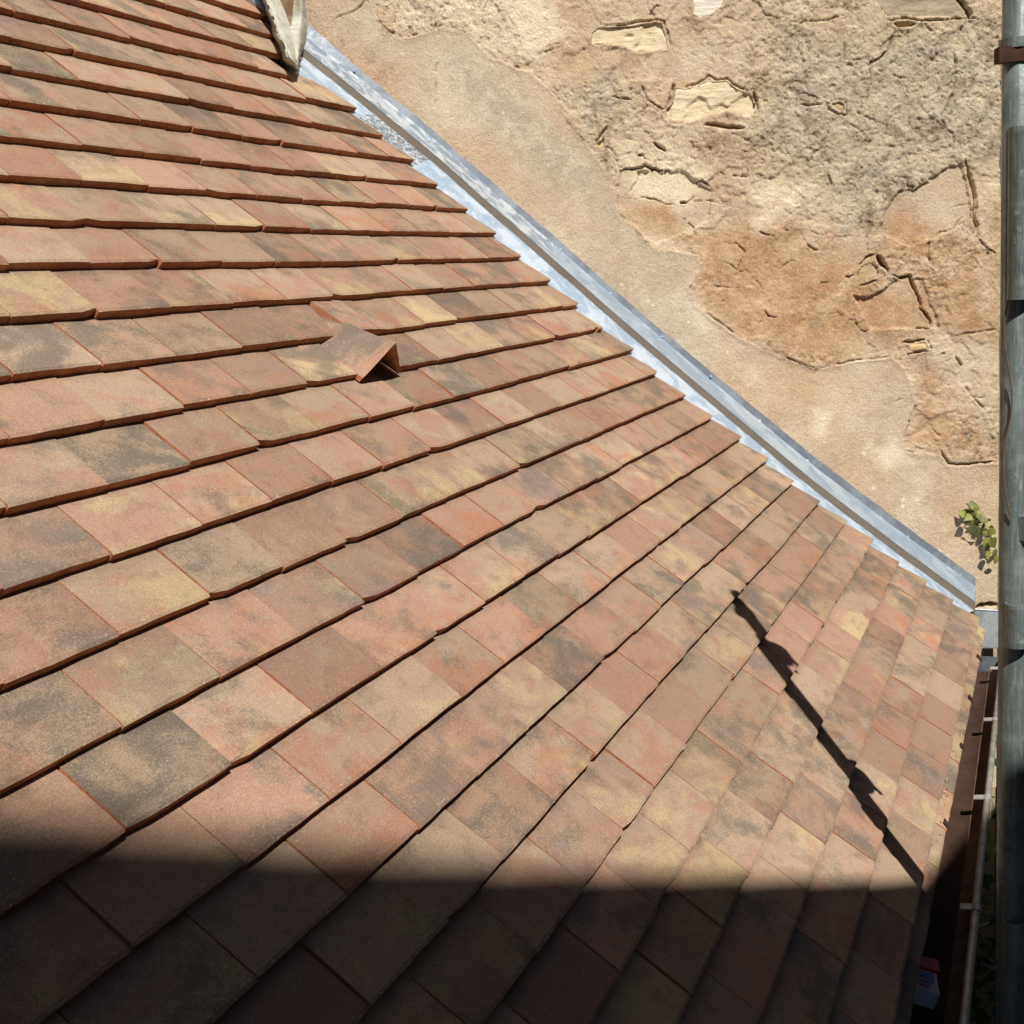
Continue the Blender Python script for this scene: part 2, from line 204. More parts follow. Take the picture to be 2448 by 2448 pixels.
CRACKS=[[7,16,[[0.1124,4.4287],[0.0993,4.4087],[0.0926,4.3793],[0.0826,4.3433],[0.0759,4.3106],[0.0775,4.288],[0.0824,4.2623],[0.0723,4.2259],[0.0689,4.1963]]],[3.5,9,[[0.0689,4.1963],[0.0455,4.1621],[0.0122,4.1437]]],[5,14,[[0.4353,4.1363],[0.405,4.1608],[0.3816,4.1692]]],[11,24,[[0.3816,4.1659],[0.3652,4.1386],[0.3487,4.1179],[0.3455,4.1078]]],[6,14,[[0.3355,4.1039],[0.3155,4.0895],[0.2788,4.0906],[0.2722,4.067],[0.2557,4.0328],[0.2441,4.0055],[0.2458,3.989],[0.2191,3.9607],[0.2091,3.93]]],[4,9,[[0.2091,3.9266],[0.2225,3.9258],[0.2629,3.9282]]],[4,9,[[0.2184,4.1955],[0.2185,4.1561],[0.2152,4.1362],[0.2203,4.1102]]],[4,9,[[0.4361,4.0735],[0.4059,4.0783],[0.3791,4.0883]]],[4,9,[[0.4792,4.1059],[0.4659,4.1001],[0.4491,4.1074]]],[4,9,[[0.4345,3.9367],[0.4177,3.929],[0.4042,3.9349]]],[6,12,[[0.3035,3.8903],[0.2665,3.8881],[0.2428,3.8951],[0.2294,3.8909]]],[4,10,[[0.226,3.8941],[0.2109,3.8629]]],[3.5,8,[[0.2869,3.8505],[0.2194,3.86]]],[6,12,[[0.1385,3.8383],[0.1283,3.8175],[0.1182,3.8033]]],[3,5,[[0.1318,3.9052],[0.0981,3.9066],[0.0142,3.9116]]],[4,8,[[0.5975,4.2118],[0.5713,4.1905],[0.558,4.1864]]],[3,6,[[0.5597,4.0909],[0.5263,4.0856]]],[5,12,[[0.5306,4.422],[0.5244,4.4023],[0.5164,4.3825]]],[3,5,[[0.4573,3.9916],[0.4477,3.9543],[0.4345,3.9367]]],[3,6,[[0.1984,4.2139],[0.1718,4.2188],[0.1386,4.2299],[0.1155,4.261]]],[3,5,[[0.132,4.236],[0.0923,4.2466]]],[4.5,11,[[0.3187,4.818],[0.3254,4.7998],[0.3386,4.7664],[0.368,4.7401],[0.3909,4.7322],[0.3928,4.701],[0.3981,4.6668]]],[3,5,[[0.3981,4.6668],[0.4016,4.6419],[0.4086,4.6076]]],[4,10,[[0.3572,4.8574],[0.3346,4.8499],[0.2894,4.8533],[0.241,4.8426],[0.1765,4.8417],[0.1178,4.8412],[0.07,4.8367]]],[13,28,[[0.1435,4.9132],[0.1261,4.8901],[0.1029,4.8637],[0.0941,4.841]]],[3,6,[[0.1474,4.7484],[0.1393,4.7105],[0.1442,4.6324]]],[4.5,10,[[0.1442,4.6324],[0.1605,4.5956],[0.1768,4.5682]]],[3,6,[[0.1866,4.5624],[0.1671,4.5263],[0.1474,4.5124],[0.1409,4.4929],[0.1507,4.4584]]],[3,6,[[0.6286,4.8695],[0.6126,4.8608],[0.5608,4.8622],[0.5155,4.8625],[0.4635,4.8794]]],[2.5,5,[[0.6045,4.7827],[0.5987,4.7511],[0.5862,4.7254]]],[3,6,[[0.5388,4.6408],[0.5198,4.6049],[0.4906,4.5873],[0.4678,4.5827],[0.4672,4.6206],[0.4867,4.6313],[0.5325,4.6278]]],[5,8,[[0.6078,4.626],[0.5751,4.6209],[0.5391,4.625]]],[5,10,[[0.7474,4.6693],[0.7383,4.6403],[0.7343,4.6053]]],[5,10,[[1.17,4.6825],[1.1441,4.6746],[1.1181,4.6698]]],[3,7,[[1.0899,4.7154],[1.0626,4.6633],[1.0243,4.6356],[1.0257,4.6008]]],[3,6,[[1.0971,4.6242],[1.0735,4.6386],[1.0612,4.6569]]],[8,18,[[1.0511,4.5419],[1.0385,4.5283],[1.0161,4.511]]],[4,9,[[0.9458,4.5387],[0.9361,4.5317],[0.927,4.5088]]],[5,12,[[1.1605,4.4587],[1.1468,4.4676],[1.1204,4.466],[1.0939,4.4676],[1.0836,4.475],[1.074,4.4664],[1.0445,4.4597],[1.0281,4.4571],[0.9986,4.4489]]],[5,11,[[1.1055,4.5036],[1.0889,4.5058],[1.0829,4.4926]]],[5,12,[[1.229,4.5495],[1.2115,4.5708],[1.2008,4.5861],[1.1871,4.598]]],[9,18,[[0.9821,4.3591],[0.9556,4.3558]]],[5,10,[[0.9556,4.3558],[0.9318,4.3738]]],[6,13,[[0.9271,4.4124],[0.9104,4.4178],[0.8878,4.4003]]],[3,5,[[0.9423,4.3583],[0.8991,4.3589],[0.8728,4.3508]]],[2.5,4,[[1.372,4.8297],[1.3518,4.841],[1.3222,4.8454]]],[4,9,[[1.2059,4.891],[1.1606,4.8876],[1.1086,4.8875],[1.0759,4.8914],[1.0303,4.8951],[1.0094,4.8898],[1.0008,4.8629],[0.9892,4.8249],[0.9837,4.7997]]],[5,10,[[1.0211,4.6354],[1.0041,4.6502],[0.9913,4.6842],[0.9855,4.709]]],[4,9,[[0.9533,4.6951],[0.9137,4.7046],[0.8871,4.7162],[0.8771,4.7243],[0.8547,4.7104],[0.822,4.7116],[0.803,4.6915],[0.7578,4.6699]]],[7,14,[[0.8981,4.5835],[0.8589,4.578],[0.8132,4.5672],[0.7738,4.5664]]],[5,10,[[1.0425,4.915],[1.0523,4.9125],[1.032,4.9329],[1.0158,4.935]]],[2.5,5,[[1.6845,5.0137],[1.6958,4.9366],[1.6871,4.8942],[1.6949,4.8245],[1.7058,4.712],[1.7187,4.6558],[1.7292,4.6335]]],[3,6,[[1.9998,4.9553],[1.9664,4.9672],[1.9244,4.9785],[1.893,5.0044]]],[2.5,5,[[1.8736,4.9531],[1.8303,4.9058],[1.7726,4.8911],[1.713,4.9014]]],[2,4,[[1.5725,4.9846],[1.5746,4.9069]]],[2,4,[[1.375,4.7542],[1.3833,4.8167],[1.3176,4.8351]]],[5,9,[[0.1896,3.5454],[0.1657,3.5128],[0.1588,3.4985],[0.1246,3.4947],[0.0904,3.4944],[0.063,3.4963],[0.0322,3.4962],[0.0048,3.4929]]],[2.5,5,[[0.3422,3.699],[0.3013,3.7171],[0.2724,3.729]]],[2.5,4,[[0.1317,3.8022],[0.1215,3.7643],[0.0909,3.7114],[0.0569,3.6752],[0.0432,3.6539]]],[3,6,[[1.102,4.3823],[1.0558,4.3731],[1.02,4.3547],[0.9834,4.3557]]],[4,8,[[0.9556,4.2987],[0.9396,4.2782],[0.9355,4.2518]]],[3,5,[[0.9339,4.3462],[0.9334,4.3137]]],[3,6,[[0.9717,4.3127],[0.9621,4.3024]]],[3,5,[[0.8512,4.2303],[0.808,4.2244],[0.7854,4.1968],[0.7996,4.168],[0.8104,4.1423],[0.8333,4.1602],[0.8564,4.1682]]],[4,8,[[0.7299,4.0146],[0.7203,3.9973],[0.6868,3.9886]]],[3,5,[[0.8854,4.1005],[0.8454,4.0914],[0.8052,4.089]]],[3,5,[[0.8667,4.0561],[0.8533,4.052]]],[4,8,[[0.7404,4.2564],[0.7207,4.2454],[0.6942,4.2405]]],[5,10,[[0.6605,4.2548],[0.644,4.2522]]],[4,7,[[0.8546,4.44],[0.8383,4.431]]],[3,6,[[0.8219,4.4284],[0.789,4.4215],[0.7692,4.4187]]],[13,26,[[0.0761,3.0202],[0.0556,3.0261],[0.0283,3.0299],[-0.0042,3.0209]]],[3,5,[[0.6764,4.1442],[0.6528,4.1559],[0.6326,4.1613]]]]
BASE=[[2.0973,5.0772],[1.9732,5.0394],[1.8744,4.9806],[1.8527,4.911],[1.7936,4.8891],[1.7287,4.9003],[1.6716,4.9181],[1.6012,4.8955],[1.5265,4.8147],[1.417,4.7696],[1.3408,4.6956],[1.3096,4.6162],[1.252,4.5424],[1.1915,4.4523],[1.1723,4.3402],[1.1337,4.29],[1.0548,4.221],[0.9247,4.1971],[0.9181,4.1483],[0.9611,4.0941],[0.9431,4.0442],[0.8901,4.0001],[0.8014,3.9291],[0.6869,3.8728],[0.5719,3.8245],[0.4722,3.8401],[0.3397,3.8488],[0.2871,3.7992],[0.261,3.6977],[0.3017,3.5907],[0.2919,3.5444],[0.1915,3.5249],[0.0072,3.4936],[-0.0599,3.4761],[-0.0767,1.5983],[3.0556,1.7716],[2.6678,5.1123]]
ORANGE=[[[1.133,4.3059],[0.9062,4.2602],[0.7097,4.2884],[0.532,4.2217],[0.403,4.1012],[0.2398,4.0265],[0.2733,3.8976],[0.4054,3.889],[0.5389,3.8142],[0.8016,3.9209],[0.9775,4.0951],[0.9247,4.1971]],[[0.249,3.797],[0.2075,3.8111],[0.0915,3.7043],[0.0576,3.517],[0.1915,3.5334],[0.3003,3.5483],[0.3084,3.5827],[0.2579,3.6639]],[[2.0418,4.9833],[1.9833,4.919],[1.8002,4.8007],[1.7473,4.6428],[1.5964,4.4769],[1.4426,4.3246],[1.2877,4.1543],[1.0493,3.9439],[1.1349,3.8829],[1.6057,4.3344],[1.9084,4.6527],[2.1108,4.9268]],[[1.1593,4.0816],[1.0265,4.1062],[0.9655,3.9718],[0.9204,3.8369],[1.0672,3.9119]],[[0.4012,4.2618],[0.3034,4.3195],[0.06,4.1451],[0.0096,3.8819],[0.2402,3.9285]],[[1.1627,4.3714],[0.9667,4.3913],[0.9883,4.2492],[1.1337,4.29]]]
GREY=[[[0.6484,4.837],[0.4587,4.795],[-0.0004,4.8275],[-0.003,4.4427],[0.1738,4.4064],[0.3036,4.2877],[0.3856,4.1968],[0.4664,4.2497],[0.561,4.4141],[0.7209,4.4867],[0.7832,4.5686],[0.6679,4.6854]],[[1.34,4.711],[1.177,4.7626],[1.1005,4.681],[1.1367,4.5901],[1.2646,4.6135]],[[1.6967,4.9014],[1.5274,4.7994],[1.3289,4.6174],[1.1915,4.4523],[1.1818,4.3089],[1.4344,4.4671],[1.6175,4.6505],[1.7064,4.7642]]]
PALE=[[[1.2355,4.5493],[1.0093,4.5512],[0.868,4.4327],[0.9528,4.3269],[1.114,4.3685]],[[1.8465,5.0316],[1.3402,5.0004],[1.2833,4.876],[1.3837,4.7906],[1.5255,4.8299],[1.632,4.9126],[1.7922,4.9073]],[[0.7872,4.4278],[0.5781,4.3678],[0.6118,4.3063],[0.7596,4.2514]],[[0.9784,4.0708],[0.9297,4.0515],[0.8912,3.9674],[0.9171,3.936],[0.9566,3.9877]],[[0.8038,3.8466],[0.7209,3.8416],[0.7391,3.7762],[0.789,3.7791]],[[0.5908,3.7004],[0.5242,3.6965],[0.5426,3.5965],[0.5841,3.6158]],[[0.4424,3.5736],[0.3083,3.5996],[0.2754,3.5128],[0.3595,3.4837]]]
SMOOTH=[[[0.3604,4.2832],[0.3112,4.3516],[0.2627,4.3487],[0.1577,4.418],[0.1174,4.4187],[0.0897,4.2907],[0.0848,4.2554],[0.1821,4.207],[0.2799,4.1808],[0.3561,4.2239]],[[1.1584,4.4661],[0.9647,4.4465],[0.8776,4.3859],[0.897,4.2917],[1.0541,4.2371],[1.1411,4.3064],[1.1708,4.3719]],[[0.305,4.0872],[0.2395,4.0833],[0.1989,3.9752],[0.1908,3.9255],[0.4048,3.9383],[0.4529,4.0393],[0.4037,4.0363]]]
STONES=[[[[1.2297,4.8708],[1.206,4.8886],[1.1607,4.8852],[1.1087,4.8857],[1.0304,4.8926],[1.0111,4.8884],[1.0025,4.8599],[0.9917,4.8033],[1.0929,4.7986],[1.144,4.822],[1.1893,4.8294],[1.2378,4.8246]],"cream"],[[[1.0194,4.6353],[0.9992,4.6499],[0.988,4.684],[0.9807,4.704],[0.9534,4.6919],[0.8873,4.7108],[0.8677,4.7097],[0.8221,4.7084],[0.7902,4.6813],[0.7475,4.663],[0.7313,4.6209],[0.7402,4.5961],[0.7633,4.5896],[0.825,4.6108],[0.8911,4.5974],[0.9407,4.5893],[0.9772,4.5804],[1.013,4.5905]],"cream"],[[[0.9225,4.9631],[0.8177,4.9566],[0.8217,4.9323],[0.8353,4.9115],[0.8617,4.8946],[0.9043,4.8818],[0.9264,4.8986]],"white"],[[[0.3865,4.9448],[0.1493,4.9301],[0.1319,4.8959],[0.1075,4.8668],[0.1028,4.8415],[0.2422,4.8484],[0.3497,4.8583],[0.3783,4.9]],"grey"],[[[0.3422,4.8468],[0.3003,4.8486],[0.2422,4.8389],[0.2598,4.8233],[0.2947,4.8182],[0.3209,4.8243]],"yellow"],[[[0.2867,3.8859],[0.2277,3.8891],[0.216,3.8615],[0.2852,3.8531]],"yellow"],[[[0.4439,4.117],[0.4286,4.1375],[0.3985,4.1472],[0.3769,4.1328],[0.3672,4.1058],[0.3857,4.0887],[0.4294,4.0781],[0.4442,4.0939]],"tan"],[[[0.6175,4.8258],[0.6059,4.825],[0.6073,4.786],[0.6148,4.7892]],"white"],[[[1.2275,4.5462],[1.2064,4.5737],[1.1943,4.5713],[1.197,4.5268],[1.2286,4.5239]],"yellow"],[[[0.2665,4.2016],[0.2316,4.2061],[0.2017,4.2125],[0.2217,4.1891],[0.2549,4.1928]],"yellow"],[[[0.6235,4.6554],[0.5939,4.663],[0.5518,4.6479],[0.539,4.6297],[0.5653,4.6235],[0.6012,4.6288]],"grey"],[[[0.5293,4.626],[0.4867,4.6297],[0.4689,4.6207],[0.4694,4.586],[0.5003,4.5974]],"tan"],[[[0.1992,3.8419],[0.1823,3.8578],[0.152,3.8577],[0.1654,3.8399],[0.1891,3.8363]],"grey"]]
DOTS=[[0.3038,3.3901,0.0022],[0.3075,3.3671,0.002],[0.2431,3.3305,0.0032],[0.2462,3.3191,0.0017],[0.2277,3.2798,0.002],[0.2288,3.2681,0.0025],[0.1717,3.286,0.0025],[0.1935,3.2607,0.002],[0.2299,3.2469,0.0015],[0.1676,3.2368,0.0015],[0.1884,3.2188,0.004],[0.1718,3.2243,0.0012],[0.1645,3.2003,0.0022],[0.126,3.1917,0.0025],[0.1499,3.1813,0.0027],[0.102,3.1742,0.0022],[0.1374,3.1677,0.0022],[0.0843,3.141,0.0027],[0.0529,3.109,0.0032],[0.1106,3.3418,0.0015],[0.2732,3.3079,0.0012],[0.2369,3.3259,0.003],[0.2265,3.3285,0.0017],[0.1292,3.2389,0.0015],[0.0715,3.3733,0.0012],[0.1831,3.3143,0.001],[0.2594,3.3896,0.0015],[0.1954,3.3415,0.0015],[0.0467,3.1259,0.002],[1.0903,4.0612,0.005],[1.0756,4.052,0.005],[0.8482,3.8907,0.005],[0.9991,3.9335,0.005],[1.1702,4.1209,0.005],[1.1408,4.1025,0.005],[0.3978,3.4323,0.008],[0.3035,3.3899,0.008],[0.307,3.369,0.008],[0.4256,3.5472,0.008],[0.2604,3.3891,0.008]]
LEAVES=[[[2.5805,0.0044,3.372],[2.5809,-0.0169,3.369]],[[2.587,0.0076,3.3509],[2.5932,0.006,3.3413]],[[2.6056,-0.008,3.3581],[2.6161,-0.027,3.3479]],[[2.5962,-0.0085,3.3472],[2.613,-0.0213,3.3463]],[[2.6102,-0.0195,3.3426],[2.6051,-0.0392,3.327]],[[2.5913,-0.0126,3.3419],[2.5965,-0.0085,3.3241]],[[2.6008,-0.0219,3.336],[2.5925,-0.032,3.323]],[[2.5818,-0.0053,3.3352],[2.5679,0.0076,3.3273]],[[2.5892,0.0106,3.3315],[2.5852,0.0212,3.3406]],[[2.5839,0.0045,3.3242],[2.5928,0.0108,3.3014]],[[2.5946,-0.0144,3.3224],[2.5967,-0.0046,3.3092]],[[2.5921,-0.0301,3.3231],[2.6017,-0.0259,3.2981]],[[2.6056,-0.0508,3.3208],[2.5902,-0.036,3.3131]],[[2.6199,-0.0562,3.3054],[2.6031,-0.0394,3.2938]],[[2.5833,-0.0072,3.3056],[2.6016,-0.0221,3.2537]],[[2.5989,-0.0357,3.2945],[2.6078,-0.0257,3.2651]],[[2.6058,-0.0393,3.2869],[2.6112,-0.0489,3.2691]],[[2.6273,-0.0735,3.2831],[2.6228,-0.0505,3.2604]],[[2.6061,-0.0608,3.2577],[2.6184,-0.08,3.2217]],[[2.6213,-0.0544,3.2565],[2.6118,-0.0433,3.2223]],[[2.6119,-0.0511,3.214],[2.6074,-0.0592,3.1897]],[[2.6244,-0.0682,3.2138],[2.6328,-0.0777,3.1994]],[[2.6139,-0.0802,3.1994],[2.613,-0.0784,3.1826]],[[2.605,-0.0375,3.2807],[2.6155,-0.0468,3.2682]]]
SIDEIVY=[[2.6875,-0.0761,3.7758],[2.6911,-0.0852,3.7554],[2.6879,-0.077,3.7295],[2.6909,-0.0847,3.7024],[2.6891,-0.0801,3.6828],[2.6914,-0.086,3.6491],[2.6893,-0.0807,3.6228],[2.6915,-0.0862,3.5889],[2.6901,-0.0827,3.5623],[2.6889,-0.0796,3.5423],[2.6909,-0.0848,3.5083]]
HIP=[[[1.9791,2.0986,5.1253],[1.8955,2.0134,5.0365],[1.8685,1.9882,5.0102],[1.8246,1.9615,4.9826],[1.8123,1.9423,4.9624],[1.8,1.9245,4.9436],[1.723,1.8806,4.898],[1.7114,1.8635,4.88],[1.6819,1.8325,4.8473],[1.6335,1.8078,4.8217],[1.6049,1.7828,4.7954],[1.6063,1.7697,4.7812],[1.6568,1.7632,4.7736]],[[1.6873,1.8896,5.0452],[1.6179,1.8137,4.9652],[1.5931,1.7907,4.941],[1.5654,1.7687,4.9179],[1.5413,1.7489,4.897],[1.5145,1.7276,4.8746],[1.4736,1.6973,4.8427],[1.4541,1.6778,4.8222],[1.4445,1.6634,4.8016],[1.4286,1.6488,4.7835],[1.4191,1.6369,4.7656],[1.4396,1.6399,4.7554],[1.4836,1.6562,4.7459]],[[1.885,1.9595,5.0897],[1.8007,1.8769,5.0033],[1.7736,1.8524,4.9777],[1.7398,1.8284,4.9526],[1.7118,1.8069,4.9301],[1.6875,1.7877,4.91],[1.6617,1.7709,4.8924],[1.588,1.7252,4.8578],[1.5575,1.7047,4.8363],[1.5309,1.6878,4.816],[1.4965,1.6658,4.7876],[1.4871,1.658,4.7688],[1.4988,1.6638,4.7485]],[[1.7692,1.7952,5.0469],[1.7657,1.8042,4.9881],[1.7647,1.8068,4.9704],[1.763,1.8111,4.954],[1.7605,1.8156,4.9386],[1.7096,1.7915,4.9137],[1.6684,1.772,4.8935],[1.5944,1.7262,4.8588],[1.5638,1.7057,4.8373],[1.5371,1.6888,4.8169],[1.5026,1.6667,4.7885],[1.4901,1.6584,4.7692],[1.4997,1.664,4.7487]],[[1.7565,1.7729,5.0416],[1.7532,1.7813,4.9831],[1.7522,1.7839,4.9655],[1.7516,1.7853,4.9489],[1.7507,1.7877,4.9336],[1.7087,1.7676,4.9106],[1.6721,1.749,4.8912],[1.6203,1.7208,4.8618],[1.5919,1.7057,4.8411],[1.558,1.6875,4.8196],[1.5115,1.6632,4.7892],[1.4929,1.6561,4.7693],[1.4917,1.6587,4.7471]],[[1.8123,1.7949,5.0545],[1.8099,1.801,4.9949],[1.8104,1.7999,4.9647],[1.8104,1.7997,4.9526],[1.8104,1.7997,4.9381],[1.8101,1.8006,4.9225],[1.8095,1.802,4.9104],[1.8085,1.8047,4.8924],[1.807,1.8085,4.8744],[1.8056,1.8119,4.8625],[1.8023,1.8205,4.8448],[1.7695,1.8091,4.8211],[1.6816,1.7697,4.7802]]]
PLATE=[[2.5932,-0.0139,3.0249],[2.6241,-0.0924,3.0145],[2.6242,-0.0927,2.9602],[2.6244,-0.0931,2.8931],[2.5958,-0.0205,2.8976],[2.5913,-0.0091,2.9654]]
PIPEZ={-26: 4.5298, 84: 4.4495, 105: 4.434, 243: 4.3313, 250: 4.326, 420: 4.1966, 564: 4.0846, 700: 3.9767, 860: 3.8471, 1000: 3.7312, 1131: 3.6206, 1211: 3.552, 1722: 3.094, 1800: 3.021}
Q=[0.555138,13.077582,-0.154432,-0.184855,0.107677,-0.023806,0.05072,0.051167,-0.044845,-0.167929]
JOINTS={24:[[2.5,0.042,-0.033],[3.5,0.01,-0.057],[4.5,0.028,-0.023],[5.5,0.029,-0.013],[6.5,-0.02,0.074],[7.5,-0.032,0.036]],23:[[2,0.007,-0.029],[3,-0.01,-0.03],[4,-0.026,-0.015],[5,0.006,0.022],[6,-0.031,-0.022],[8,0.066,0.094],[9,0.118,0.145]],22:[[2.5,-0.0,-0.03],[3.5,0.0,0.005],[4.5,0.03,0.029],[5.5,-0.011,0.011],[6.5,-0.016,-0.01],[7.5,-0.051,-0.004],[8.5,-0.023,-0.007]],21:[[1,-0.01,-0.013],[2,-0.005,0.03],[3,0.002,0.049],[4,0.008,0.017],[5,0.029,0.034],[6,-0.038,-0.028],[7,-0.0,-0.006],[8,0.024,-0.001]],20:[[0.5,-0.009,-0.024],[1.5,-0.026,0.0],[2.5,-0.013,0.008],[3.5,-0.009,-0.032],[4.5,0.008,-0.056],[5.5,0.017,-0.056],[7.5,0.015,-0.03]],19:[[0,-0.03,0.008],[1,-0.049,0.009],[2,-0.034,0.019],[3,-0.029,-0.02],[4,-0.028,-0.023],[5,0.01,-0.02],[6,-0.047,-0.059]],18:[[-0.5,-0.038,-0.016],[0.5,-0.039,0.005],[1.5,-0.012,0.019],[2.5,0.016,0.024],[3.5,-0.025,-0.01],[4.5,-0.015,0.005],[5.5,-0.057,-0.037]],17:[[-1,-0.011,0.028],[0,-0.001,0.056],[1,-0.0,0.029],[2,0.001,0.013],[3,0.002,0.001],[4,0.002,-0.017],[5,-0.014,-0.037]],16:[[-1.5,0.005,0.006],[-0.5,0.008,-0.022],[1.5,0.028,0.007],[2.5,0.044,0.019],[3.5,0.017,-0.02]],15:[[-2,0.016,-0.026],[-1,0.012,-0.025],[0,-0.01,-0.048],[2,0.036,-0.006]],14:[[-2.5,0.001,0.002],[-1.5,0.008,-0.029],[-0.5,0.009,-0.005],[0.5,0.021,0.027],[1.5,0.02,-0.011],[2.5,0.002,0.011]],13:[[-3,0.006,0.022],[-2,-0.003,-0.021],[-1,0.001,0.008],[0,0.011,0.029],[1,0.023,0.023],[2,0.006,0.037]],12:[[-3.5,0.002,0.052],[-2.5,-0.002,-0.006],[-1.5,0.037,0.004],[-0.5,0.016,0.029],[0.5,0.018,0.027]],11:[[-4,0.002,-0.035],[-3,0.009,-0.013],[-2,0.019,-0.007],[0,-0.017,-0.053]],10:[[-4.5,-0.009,0.004],[-3.5,-0.006,-0.019],[-2.5,-0.0,-0.021],[-1.5,0.027,-0.033],[-0.5,-0.002,-0.027]],9:[[-4,-0.023,-0.017],[-3,-0.006,-0.011],[-2,-0.014,-0.017],[-1,-0.01,-0.002]],8:[[-4.5,-0.01,0.032],[-3.5,0.001,0.011],[-2.5,-0.007,-0.015],[-1.5,0.018,-0.007],[-0.5,0.071,0.004]],7:[[-4,0.0,0.019],[-3,0.005,0.05],[-2,-0.0,0.031],[-1,-0.017,0.012],[0,0.01,0.014],[1,-0.044,0.009]],6:[[-3.5,0.002,0.034],[-2.5,0.059,0.015],[-1.5,-0.014,0.001],[-0.5,0.005,0.002],[0.5,0.013,0.005],[1.5,0.003,0.007],[2.5,-0.017,0.007]],5:[[-2,0.008,-0.037],[-1,0.014,-0.034],[0,-0.027,-0.02],[1,-0.125,-0.044],[2,-0.071,-0.003]],4:[[-1.5,0.048,-0.07]],3:[[0,-0.001,0.01]]}
# ---------------- roof surface ----------------
W=.18; Z0=3.0; TH=.096
E0,_,_,QKK,QKU,QUU,QK3,YK2,YK3,UK2=Q
ME=np.array([[1,0,0],[0,-.69715971,-.71691585],[0,.71691585,-.69715971]])
ME=np.array([[1.,0,0],[0,-(.69715971),-(.71691585)],[0,-(.71691585),-(-.69715971)]])
NR=Vector((0,-.71691585,.69715971))
def RP(k,u,d=0.0):
    """roof point: course k above the eave, u tile widths along it, d tile widths below the tile noses"""
    kk=(k-12)/12; uu=(u-2)/8
    x=u+UK2*kk**2; y=-k*E0-YK2*kk**2-YK3*kk**3; z=QKK*kk**2+QKU*kk*uu+QUU*uu**2+QK3*kk**3
    # roof frame: y runs down the slope, z into the roof
    y_=y; zz=z+d
    return Vector((x*W, (-.69715971*y_+.71691585*zz)*W, (-.71691585*y_-.69715971*zz)*W+Z0))
def tile_mesh(k,uA,uB,seed,dk=0.0,lift=(0,0),length=2.15,back=None,cols=5,rngs=random):
    """one plain tile as verts/faces/attributes"""
    V=[];T=[];F=[];MI=[]
    jit=[rngs.uniform(-.007,.007) for _ in range(cols+1)]; camber=rngs.uniform(-.003,.009); ddrop=[rngs.uniform(-.007,.007) for _ in range(2)]
    if rngs.random()<.14: jit[rngs.choice((0,cols))]+=rngs.uniform(.03,.07)
    sk=rngs.uniform(-.012,.012); rz=rngs.uniform(-.01,.01)
    def P(i,q,dd):
        f=i/cols; u=uA+(uB-uA)*f; u0=u
        kb=k+dk+sk*(f-.5)+ (jit[i] if q<.03 else 0)
        if back is not None:  # clipped along the verge
            u=min(u, uB+(back-uB)*q/length) if f>=1 else uA+(u-uA)*((uB+(back-uB)*q/length)-uA)/(uB-uA)
        d=TH*q*.98 + dd + ddrop[0]*(1-f)+ddrop[1]*f + camber*(2*f-1)**2*1.0 - (lift[0]*(1-f)+lift[1]*f)*max(0,1-q/1.9)
        return RP(kb+q,u+rz*q,d)
    qs=[0.0,.05,length]; ds=[.012,0,0]
    for r in range(3):
        for i in range(cols+1): V.append(P(i,qs[r],ds[r])); T.append((i/cols*(uB-uA),qs[r],seed))
    n=cols+1
    for i in range(cols+1): V.append(P(i,0.0,TH*1.10+jit[i]*.3)); T.append((i/cols,0,seed))
    V.append(P(0,length,TH*.9)); V.append(P(cols,length,TH*.9)); T+=[(0,length,seed),(1,length,seed)]
    for r in range(2):
        for i in range(cols): F.append((r*n+i,r*n+i+1,(r+1)*n+i+1,(r+1)*n+i)); MI.append(0)
    for i in range(cols): F.append((3*n+i,3*n+i+1,i+1,i)); MI.append(1)
    b0,b1=4*n,4*n+1
    F.append((3*n,0,n,2*n,b0)); MI.append(1)
    F.append((3*n+cols,b1,2*n+cols,n+cols,cols)); MI.append(1)
    F.append(tuple([3*n+i for i in range(cols,-1,-1)]+[b0,b1])); MI.append(1)
    return V,T,F,MI
def put_tile(name,V,T,F,MI,parent,**k):
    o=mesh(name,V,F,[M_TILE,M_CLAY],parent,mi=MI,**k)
    at=o.data.attributes.new('tl','FLOAT_VECTOR','POINT'); at.data.foreach_set('vector',np.array(T,np.float32).ravel()); return o
roof=empty('tiled_roof',(0,0,0),label='steep roof of mottled orange and grey clay tiles beside the old wall',cat='roof')
jd={k:{u:(du,dk) for u,du,dk in v} for k,v in JOINTS.items()}
rr=random.Random(4)
def verge(k): return VERGE[int(k)] if 0<=k<24 else (13.3-.155*k if k<24 else (VERGE[k] if k<28 else 9.3))
tiles=[]
CAMI=cam.matrix_world.inverted(); F_PX=45.678/36
def view(P):
    q=CAMI@Vector(P)
    if q.z>=-.05: return (9,9,.05)
    return (.5+F_PX*q.x/-q.z, .5-F_PX*q.y/-q.z, -q.z)
